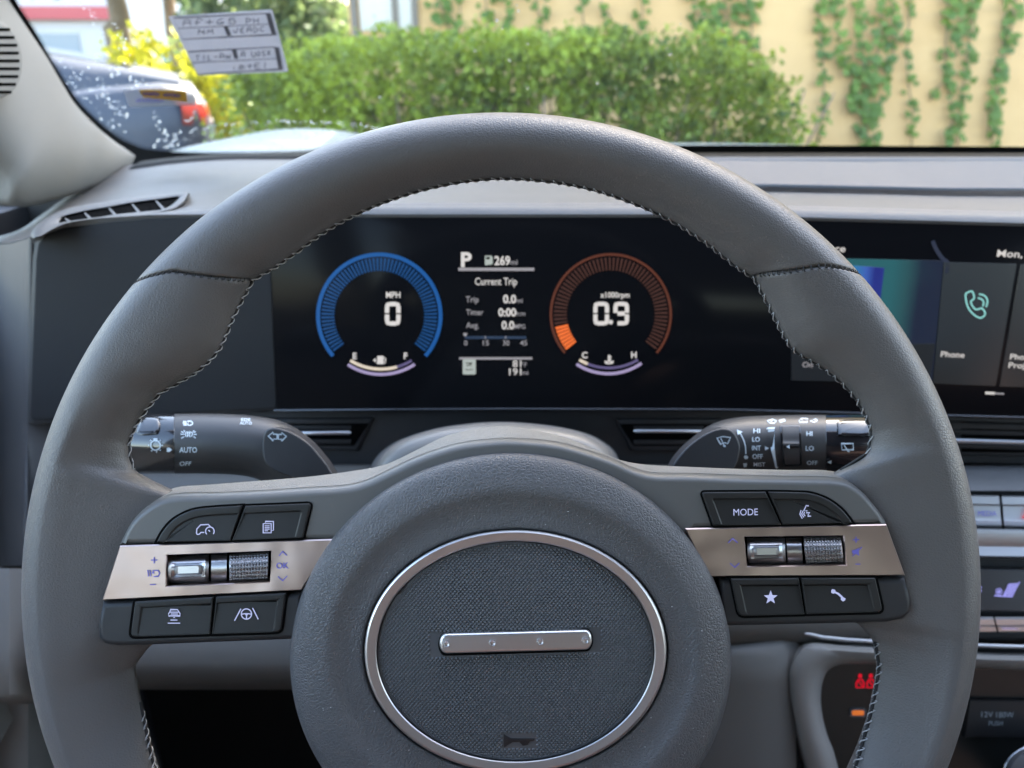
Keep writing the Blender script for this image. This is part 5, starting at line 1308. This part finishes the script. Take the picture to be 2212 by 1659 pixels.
def leaf(mb, c, s, n=None, asp=.62):
    n = n or Vector((rl.gauss(0, 1), rl.gauss(0, 1) - .4, rl.gauss(0, .8) + .5)).normalized()
    a = n.orthogonal().normalized(); a.rotate(Matrix.Rotation(rl.uniform(0, 6.28), 3, n)); b = n.cross(a)
    c = Vector(c); s *= rl.uniform(.7, 1.3); f = n * s * .18
    mb.add([c - a * s, c + b * s * asp - a * .1 * s + f, c + a * s, c - b * s * asp - a * .1 * s + f], [(0, 1, 2), (0, 2, 3)])
def spray(mb, c, s, k, sp):
    """a clump of leaves round a twig"""
    c = Vector(c); d = Vector((rl.gauss(0, 1), rl.gauss(0, 1), rl.gauss(0, .7) + .5)).normalized()
    for i in range(k):
        q = c + d * sp * (i / k - .5) * 2 + Vector((rl.gauss(0, 1), rl.gauss(0, 1), rl.gauss(0, 1))) * sp * .3
        leaf(mb, q, s)
def blob_noise(p, f=1.0):
    return math.sin(p.x * 3.1 * f + 1.3) * math.sin(p.y * 2.7 * f + .4) + .6 * math.sin(p.x * 7.3 * f + p.z * 5.1 * f) + .5 * math.sin(p.z * 8.7 * f + p.y * 6.1 * f + 2)
# --- clipped hedge
HX0, HX1, HY0, HY1 = -1.36, 1.25, 3.35, 4.25
def htop(x): return EZ + lerp1(x, [-1.45, -1.25, -1.05, -.8, -.4, 0, .5, .9, 1.10, 1.23, 1.36], [-.25, -.06, .03, .09, .115, .125, .105, .085, .03, -.10, -.28])
hl = MB(); hw = MB()
holes = [((1183, 232), 22, 28), ((1322, 268), 22, 34), ((1345, 205), 22, 14), ((1455, 292), 20, 15), ((545, 290), 14, 20), ((1590, 250), 14, 16)]
cnt = 0
while cnt < 7600:
    x = rl.uniform(HX0, HX1 + .08); z = rl.uniform(.45, EZ + .14); y = HY0 + (HY1 - HY0) * rl.random() ** 1.7
    p = Vector((x, y, z)); top = htop(x) + .035 * math.sin(x * 9) * math.sin(x * 23 + 1) + .02 * math.sin(y * 12 + x * 5)
    if z > top - .02: continue
    edge = min(x - HX0, HX1 + .08 - x)
    if edge < .18 and rl.random() > edge / .18 * .8 + .15: continue
    if y < HY0 + .10 + .06 * blob_noise(p, 1.2): continue
    if z < top - .12 and y > HY0 + .45 and rl.random() < .6: continue
    u, v = CX, CY
    q = MCI @ p; u, v = CX + q.x / -q.z * F, CY - q.y / -q.z * F
    if any(((u - c[0]) / a) ** 2 + ((v - c[1]) / b) ** 2 < 1 and rl.random() < .9 for c, a, b in holes): continue
    spray(hl, p, .0175, 6, .042); cnt += 1
for k in range(60):
    x = rl.uniform(HX0 + .1, HX1 - .1); y = rl.uniform(HY0 + .2, HY1 - .2); p = [Vector((x, y, .1))]
    for j in range(4): p.append(p[-1] + Vector((rl.gauss(0, .07), rl.gauss(0, .05), .27)))
    if p[-1].z < htop(x): hw.tube(p, [.012, .01, .008, .006, .003], 5)
h = thing('hedge', 'wide clipped green hedge with bare gaps growing in front of the cream wall', 'hedge', at(-.1, 3.8, .1))
o = obj('hedge_leaves', hl, foliage('hedge_leaf', (.012, .045, .006), (.37, .46, .040), .32), h, WORLD, None); o['kind'] = 'stuff'  # dark end of the leaf colour also stands for shadow between clumps
obj('hedge_stems', hw, plain('hedge_wood', (.16, .11, .09), .9), h, WORLD, 180)
# --- building wall with window
BX0, BY = -.96, 5.0
bl = thing('cream_building', 'cream stucco building wall with a pale window at its far end', 'building', at(6, 6.5, 0))
def stucco():
    m, t, b = nodes('cream_stucco'); tc = t.nodes.new('ShaderNodeTexCoord')
    n = N(t, 'ShaderNodeTexNoise', Scale=1.4, Detail=8.0, Roughness=.65); t.links.new(tc.outputs['Object'], n.inputs['Vector'])
    cr = t.nodes.new('ShaderNodeValToRGB'); cr.color_ramp.elements[0].color = (.62, .375, .160, 1); cr.color_ramp.elements[1].color = (.72, .465, .215, 1); cr.color_ramp.elements[0].position = .3; cr.color_ramp.elements[1].position = .7
    t.links.new(n.outputs['Fac'], cr.inputs[0]); t.links.new(cr.outputs[0], b.inputs['Base Color']); b.inputs['Roughness'].default_value = .9
    n2 = N(t, 'ShaderNodeTexNoise', Scale=60.0, Detail=4.0); t.links.new(tc.outputs['Object'], n2.inputs['Vector']); bp = N(t, 'ShaderNodeBump', Strength=.4, Distance=.01); t.links.new(n2.outputs['Fac'], bp.inputs['Height']); t.links.new(bp.outputs[0], b.inputs['Normal'])
    return m
mb = MB(); mb.box((BX0, BY, 0), (16, 8.0, 6.0)); obj('stucco_wall', mb, stucco(), bl, WORLD, 30)
mb = MB(); mb.box((BX0 - .12, BY - .12, 6.0), (16.1, 8.1, 6.2)); obj('parapet', mb, M['beige'], bl, WORLD, 30)
wx0, wx1, wz0 = -.89, -.585, EZ + .145
mb = MB(); mb.box((wx0, BY - .012, wz0), (wx1, BY + .1, wz0 + 1.2)); wn_ = obj('window', mb, plain('window_blind', (.50, .47, .42), .35, coat=.5, var=.12, vscale=3), bl, WORLD, 30)
mb = MB()
for x in (wx0 - .05, wx0 + .19, wx1): mb.box((x, BY - .03, wz0 - .03), (x + .035, BY, wz0 + 1.2))
mb.box((wx0 - .07, BY - .06, wz0 - .08), (wx1 + .06, BY, wz0 - .032)); obj('window_frame', mb, plain('bronze_frame', (.16, .13, .10), .5), wn_, WORLD, 30)
# --- hanging ivy, one vine after another
ivy_dark = foliage('ivy_leaf', (.045, .11, .010), (.17, .26, .02), .3)
ivyw = plain('ivy_stem', (.22, .16, .09), .9)
def ivy(label, runs, dens=1.0, size=.027):
    """runs: (points in photograph pixels, half width in pixels along them)"""
    lf, sm = MB(), MB(); lo = None
    for pts, wd in runs:
        p3 = [hit(u, v, (0, BY - .03, 0), (0, -1, 0)) for u, v in pts]; n = len(p3)
        if lo is None or min(q.z for q in p3) < lo.z: lo = min(p3, key=lambda q: q.z).copy()
        sm.tube(p3, .004, 5)
        for i in range(n - 1):
            a, b = p3[i], p3[i + 1]; l = (b - a).length; wa, wb = wd[i], wd[min(i + 1, n - 1)]
            k = max(2, int(l * (20 + (wa + wb) * 1.6) * dens))
            for j in range(k):
                t = rl.random(); c = a.lerp(b, t); ww = (wa + (wb - wa) * t) / F * 4.7
                off = rl.uniform(-1, 1) * ww
                nn = Vector((rl.gauss(0, .35), -1, rl.gauss(.35, .3))).normalized()
                q = c + Vector((off, rl.uniform(-.05, .01), rl.uniform(-.02, .02)))
                heart(lf, q, size * rl.uniform(.65, 1.25), nn)
                if ww > .03 and rl.random() < .25: sm.tube([c, c.lerp(q, .6) + Vector((0, 0, -.01)), q], .0018, 4)
    t = thing('ivy_vine', label, 'ivy', at(lo.x, BY - .03, lo.z), 'ivy vines hanging on the cream wall')
    obj('ivy_leaves', lf, ivy_dark, t, WORLD, None); obj('ivy_stem', sm, ivyw, t, WORLD, 180)
def heart(mb, c, s, n):
    x = Vector((1, 0, 0)); x = (x - n * x.dot(n)).normalized(); y = n.cross(x)
    r_ = rl.gauss(0, .5); x, y = x * math.cos(r_) + y * math.sin(r_), y * math.cos(r_) - x * math.sin(r_)
    if y.z > 0: y = -y
    P_ = [(0, -.35), (.55, -.62), (.95, -.15), (.72, .5), (0, 1.15), (-.72, .5), (-.95, -.15), (-.55, -.62)]
    ce = c + n * s * .12
    mb.add([ce] + [c + x * (a * s) + y * (b * s) for a, b in P_], [(0, i + 1, (i + 1) % 8 + 1) for i in range(8)])
ivy('slim ivy vine on the cream wall, first to the right of the hedge', [([(1764,-60),(1768,30),(1776,110),(1780,180),(1776,260),(1762,330)], [11,11,12,13,10,6])], .8)
ivy('thick forked ivy vine on the cream wall, its two strands merging into one dense mass', [([(1800,-60),(1808,60),(1822,120),(1850,190),(1866,250),(1880,320)], [9,10,18,30,26,18]), ([(1856,-60),(1852,40),(1862,110),(1870,190),(1866,260),(1868,300)], [10,10,12,30,26,14]), ([(1905,-60),(1902,50),(1896,110),(1890,190),(1880,260)], [14,16,26,28,18]), ([(1920,-60),(1932,50),(1930,120),(1915,180)], [8,10,12,12])], 1.0)
ivy('thin single-strand ivy vine just right of the dense ivy mass', [([(1966,-60),(1964,40),(1958,120),(1962,180),(1972,240),(1968,330)], [7,7,8,10,11,8])], .8)
ivy('double ivy vine with a side shoot sticking out to the left near the middle', [([(2050,-60),(2046,40),(2042,120),(2050,200),(2058,260),(2040,330)], [12,13,13,11,10,10]), ([(2108,-60),(2100,50),(2088,120),(2080,190),(2072,250),(2068,330)], [12,13,13,13,11,8]), ([(2044,172),(2024,190),(2008,218)], [4,4,4]), ([(2075,-40),(2072,60),(2066,120)], [9,9,7])], .95)
ivy('slanting ivy vine at the right edge of the cream wall', [([(2198,-60),(2190,40),(2180,90),(2160,150),(2150,220),(2140,330)], [9,12,10,12,14,9]), ([(2166,-40),(2172,50),(2164,110),(2144,200),(2132,300)], [7,7,8,8,8])], .9)
ivy('broad leafy ivy vine above the right end of the hedge', [([(1490,-60),(1500,20),(1530,60),(1560,110)], [20,18,24,26]), ([(1560,-60),(1566,10),(1572,60),(1588,120)], [34,36,32,24]), ([(1620,-60),(1622,20),(1624,70),(1626,110)], [20,18,14,9])], .9)
ivy('ivy vine hanging above the middle of the hedge, beside a thin slanting strand', [([(1384,-60),(1388,20),(1384,60),(1376,100)], [14,14,12,8]), ([(1296,0),(1320,40),(1336,66)], [4,5,5]), ([(1256,-60),(1258,20),(1262,90)], [8,10,9])], .8)
ivy('short ivy vine hanging over the hedge between two wider ivy vines', [([(1158,-60),(1160,10),(1168,50),(1176,90)], [22,22,16,10])], .9)
ivy('pointed ivy vine hanging over the hedge to the right of the building window', [([(1046,-60),(1050,10),(1054,50),(1060,90)], [26,24,17,10]), ([(1090,-40),(1096,20),(1100,70)], [12,10,8])], .9)
ivy('ivy vine growing closest to the pale building window', [([(930,-60),(950,10),(966,50),(985,90)], [26,26,22,12]), ([(992,-50),(994,20),(990,70)], [12,9,8])], .9)
# --- trees, bushes far left
bark = plain('tree_bark', (.20, .15, .10), .95, var=.35, vscale=9, bump=.8, bscale=25, bdist=.02)
def tree(label, x, y, r_, hgt, crown, cols, n=2600, leafs=.09, group='trees beyond the parked car'):
    t = thing('tree', label, 'tree', at(x, y, 0), group); tr = MB()
    tr.tube([Vector((x, y, 0)), Vector((x + .03, y, .6)), Vector((x - .03, y + .02, 1.6)), Vector((x + .04, y, hgt * .62)), Vector((x, y, hgt))], [r_ * 1.35, r_ * 1.05, r_, r_ * .8, r_ * .4], 14)
    lf = MB(); cl = []
    for k in range(9):
        a = k * 2.4; e = Vector((x + math.cos(a) * crown * .75, y + math.sin(a) * crown * .75, hgt + rl.uniform(-.5, .9) * crown * .6)); b0 = Vector((x, y, hgt * rl.uniform(.6, .9)))
        tr.tube([b0, b0.lerp(e, .5) + Vector((0, 0, .2)), e], [r_ * .4, r_ * .25, r_ * .08], 6); cl.append(e)
    for k in range(n // 5):
        c = cl[k % len(cl)] + Vector((rl.gauss(0, 1), rl.gauss(0, 1), rl.gauss(0, .7))) * crown * .34; spray(lf, c, leafs, 5, leafs * 2)
    obj('trunk', tr, bark, t, WORLD, 60); o = obj('crown', lf, cols, t, WORLD, None)
sunleaf = foliage('sunlit_leaf', (.08, .15, .02), (.30, .36, .05), .5)
paleleaf = foliage('pale_leaf', (.09, .12, .05), (.22, .26, .10), .4)
tree('thick trunked tree standing behind the parked car', -4.0, 8.6, .125, 2.7, 1.2, paleleaf, 1800)
tree('slim trunked tree seen left of the windscreen sticker', -4.08, 10.2, .075, 4.2, 1.3, sunleaf, 1500)
tree('slim trunked tree hidden in part behind the windscreen sticker', -3.68, 10.4, .095, 4.4, 1.4, paleleaf, 1500)
def bush(label, x, y, z, rx, ry, rz, n, cols, s, group=None):
    mb = MB(); k = 0
    while k < n:
        d = Vector((rl.gauss(0, 1), rl.gauss(0, 1), abs(rl.gauss(0, 1)) * 1.1 - .2)).normalized() * (rl.random() ** .35)
        d *= 1 + .16 * blob_noise(d * 2.0)
        spray(mb, (x + d.x * rx, y + d.y * ry, max(.05, z + d.z * rz)), s, 5, s * 2); k += 1
    t = thing('bush', label, 'bush', at(x, y, 0), group); st = MB()
    for q in range(7):
        a = q * .9; st.tube([Vector((x, y, 0)), Vector((x + math.cos(a) * rx * .4, y + math.sin(a) * ry * .4, z * .8)), Vector((x + math.cos(a) * rx * .7, y + math.sin(a) * ry * .7, z + rz * .4))], [.03, .02, .008], 5)
    o = obj('bush_leaves', mb, cols, t, WORLD, None); obj('bush_stems', st, bark, t, WORLD, 180)
G2 = 'bushes beyond the parked car'
bush('bright yellow-green sunlit bush behind the tail of the parked car', -3.25, 7.2, .62, 1.0, .6, .78, 900, foliage('yellow_leaf', (.30, .33, .01), (.62, .58, .03), .5), .05, G2)
bush('olive green bush behind the roof of the parked car', -6.2, 9.2, .8, 1.1, .8, .78, 700, foliage('olive_leaf', (.14, .17, .03), (.36, .37, .08), .4), .06, G2)
bush('tall grey-green bush between the white truck and the building window', -2.35, 8.4, 1.1, 1.0, .8, 1.25, 1200, foliage('greygreen_leaf', (.05, .10, .03), (.19, .24, .09), .4), .06, G2)
bush('fresh green bush under the building window at the far end of the hedge', -1.50, 6.6, .6, .55, .5, .70, 600, foliage('fresh_leaf', (.09, .19, .01), (.30, .42, .03), .45), .045, G2)
# --- white truck, shop
wt = thing('white_truck', 'white box truck with blue lower flank parked behind the slim tree trunks', 'truck', at(-5.2, 15.5, 0))
white = plain('white_paint', (.55, .56, .58), .35, coat=.4); bluep = plain('blue_paint', (.05, .22, .62), .35, coat=.5)
mb = MB(); plate(mb, Frame(Matrix.Identity(4)), rnd([(-6.9, 14.5), (-3.75, 14.5), (-3.75, 16.6), (-6.9, 16.6)], .12, 3), .75, 2.38, .06, 4, px_is_xy=True); obj('cargo_box', mb, white, wt, WORLD, 40)
mb = MB(); lo = [[(x, y, z) for y, z in ((14.6, .45), (14.6, 1.35), (14.62, 1.9), (14.8, 2.02 - dz), (16.3, 2.02 - dz), (16.48, 1.9), (16.5, 1.35), (16.5, .45))] for x, dz in ((-3.71, 0), (-3.6, .12))] 
lo += [[(-3.4, y, min(z, 1.42)) for y, z in ((14.7, .45), (14.7, 1.35), (14.72, 1.42), (14.8, 1.42), (16.3, 1.42), (16.38, 1.42), (16.4, 1.35), (16.4, .45))], [(-2.9, y, min(z, 1.22)) for y, z in ((14.8, .45), (14.8, 1.2), (14.82, 1.22), (14.9, 1.22), (16.2, 1.22), (16.28, 1.22), (16.3, 1.2), (16.3, .45))]]
mb.loft(lo, True, True, True); obj('truck_cab', mb, bluep, wt, WORLD, 30)
mb = MB(); mb.box((-6.8, 14.47, .8), (-3.85, 14.497, 1.42)); obj('blue_stripe', mb, plain('pale_blue_paint', (.30, .55, .80), .4), wt, WORLD, 30)
for x in (-6.1, -3.3):
    mb = MB(); mb.loft([[(x + r_ * math.cos(R(a)), y, .45 + r_ * math.sin(R(a))) for a in range(0, 360, 15)] for y, r_ in ((14.62, .3), (14.56, .42), (14.56, .45), (14.9, .45))], True, True, True); obj('wheel', mb, M['dashdark'], wt, WORLD, 40)
sh = thing('shop_building', 'long white shop building with a red fascia band far behind the trees', 'building', at(-15, 34, 0))
mb = MB(); mb.box((-38, 30, 0), (-9.5, 40, 6.5)); obj('shop_wall', mb, plain('white_render', (.50, .50, .50), .8), sh, WORLD, 30)
mb = MB(); mb.box((-37, 29.7, 2.55), (-12, 29.98, 2.95)); obj('red_fascia', mb, plain('red_paint', (.42, .07, .075), .5), sh, WORLD, 30)
mb = MB()
for x in (-34, -29, -24, -19, -14): mb.box((x, 29.95, .2), (x + 3.6, 29.99, 2.1))
obj('shop_window', mb, plain('shop_glass', (.25, .30, .34), .1), sh, WORLD, 30)
# --- parked car
CR = Frame(Matrix.Translation((-4.50, 5.50, 0)) @ Matrix.Rotation(R(202), 4, 'Z'))
pc = thing('parked_sedan', 'dark blue-grey sloping-tailed sedan parked ahead on the left, red tail lamp towards us', 'car', CR)
navy = plain('car_paint', (.034, .042, .062), .5, .0, coat=.12)
# stations: x, half width at sill / belt, top of the body
st_ = [(-2.28, .70, .60, .62, 1.00), (-2.20, .80, .76, .42, 1.13), (-2.0, .86, .82, .32, 1.17), (-1.6, .90, .85, .28, 1.14), (-1.0, .91, .86, .26, 1.06), (0, .91, .86, .26, 1.02), (.9, .91, .86, .26, 1.00), (1.4, .90, .84, .27, .96), (1.9, .86, .78, .30, .86), (2.2, .74, .64, .36, .74), (2.3, .60, .5, .45, .62)]
lo = []
for x, ws, wb_, zb, zt in st_:
    half = [(ws * .86, zb), (ws * .97, zb + .06), (ws, zb + (zt - zb) * .35), (ws * .985, zb + (zt - zb) * .65), (wb_, zt - .05), (wb_ * .93, zt - .008), (wb_ * .5, zt + .012)]
    lo.append([(x, y, z) for y, z in half] + [(x, -y, z) for y, z in reversed(half)])
mb = MB(); mb.loft(lo, True, True, True); obj('body', mb, navy, pc, CR, 50)
gh = [(-2.12, .70, .68, 1.14, 1.19), (-1.6, .74, .64, 1.11, 1.30), (-.95, .78, .60, 1.05, 1.415), (-.4, .80, .585, 1.02, 1.455), (.2, .80, .585, 1.01, 1.44), (.7, .79, .62, 1.0, 1.30), (1.25, .74, .72, .98, .99)]
lo = []
for x, wb_, wt_, z0, z1 in gh:
    half = [(wb_, z0 - .03), ((wb_ + wt_) / 2 + .01, (z0 + z1) / 2), (wt_, z1 - .03), (wt_ * .85, z1 - .005), (wt_ * .4, z1 + .012)]
    lo.append([(x, y, z) for y, z in half] + [(x, -y, z) for y, z in reversed(half)])
mb = MB(); mb.loft(lo, True, True, True); obj('roof', mb, navy, pc, CR, 50)
glassd = plain('car_glass', (.02, .024, .03), .05, coat=.5)
def ghp(x, s, f, off=.012):
    """a point on the glasshouse: s = side, f = 0 belt .. 1 roof edge"""
    g = [lerp1(x, [q[0] for q in gh], [q[i] for q in gh]) for i in (1, 2, 3, 4)]
    y = g[0] + (g[1] - g[0]) * f + .01 * math.sin(math.pi * f); z = g[2] - .03 + (g[3] - .03 - g[2] + .03) * f
    return (x, s * (y + off), z)
for s in (1, -1):
    for xa, xb in ((-.98, -.72), (-.66, .02), (.10, .78)):
        n = 6; lo = [[ghp(xa + (xb - xa) * k / n, s, f) for k in range(n + 1)] for f in (.22, .5, .84)]
        mb = MB(); mb.loft(lo, False); obj('side_window', mb, glassd, pc, CR, 60)
lo = []
for k in range(7):
    x = -1.82 + .86 * k / 6; g = [lerp1(x, [q[0] for q in gh], [q[i] for q in gh]) for i in (2, 4)]; lo.append([(x - .01, y * g[0], g[1] + .03 - .012 * abs(y) * 3) for y in (-.82, -.4, 0, .4, .82)])
mb = MB(); mb.loft(lo, False); obj('rear_window', mb, glassd, pc, CR, 60)
redl = plain('tail_lamp_red', (.22, .008, .010), .2, coat=1.0)
for s in (1, -1):
    mb = MB(); mb.loft([[(-2.10, s * .838, .90), (-2.25, s * .74, .88), (-2.292, s * .55, .88)], [(-2.11, s * .838, 1.02), (-2.25, s * .735, 1.03), (-2.292, s * .55, 1.0)], [(-2.05, s * .82, 1.05), (-2.2, s * .72, 1.06), (-2.24, s * .55, 1.03)]], False); obj('tail_lamp', mb, redl, pc, CR, 60)
mb = MB(); mb.box((-2.315, -.26, .74), (-2.285, .26, .88)); obj('number_plate', mb, white, pc, CR, 30)
mb = MB(); mb.loft([[(-2.25, y, .40), (-2.36, y, .46), (-2.37, y, .62), (-2.27, y, .68)] for y in (-.70, -.5, 0, .5, .70)], False); obj('bumper', mb, navy, pc, CR, 60)
for x in (-1.38, 1.38):
    for s in (1, -1):
        mb = MB(); mb.loft([[(x + r_ * math.cos(R(a)), s * y, .33 + r_ * math.sin(R(a))) for a in range(0, 360, 12)] for y, r_ in ((.70, .33), (.90, .33), (.925, .30), (.925, .22))], True, True, True); wh = obj('wheel', mb, M['dashdark'], pc, CR, 40)
        mb = MB(); mb.loft([[(x + r_ * math.cos(R(a)), s * y, .33 + r_ * math.sin(R(a))) for a in range(0, 360, 12)] for y, r_ in ((.927, .215), (.935, .2), (.915, .08))], True, False, True); obj('rim', mb, M['silver'], wh, CR, 40)
bpy.context.view_layer.update()
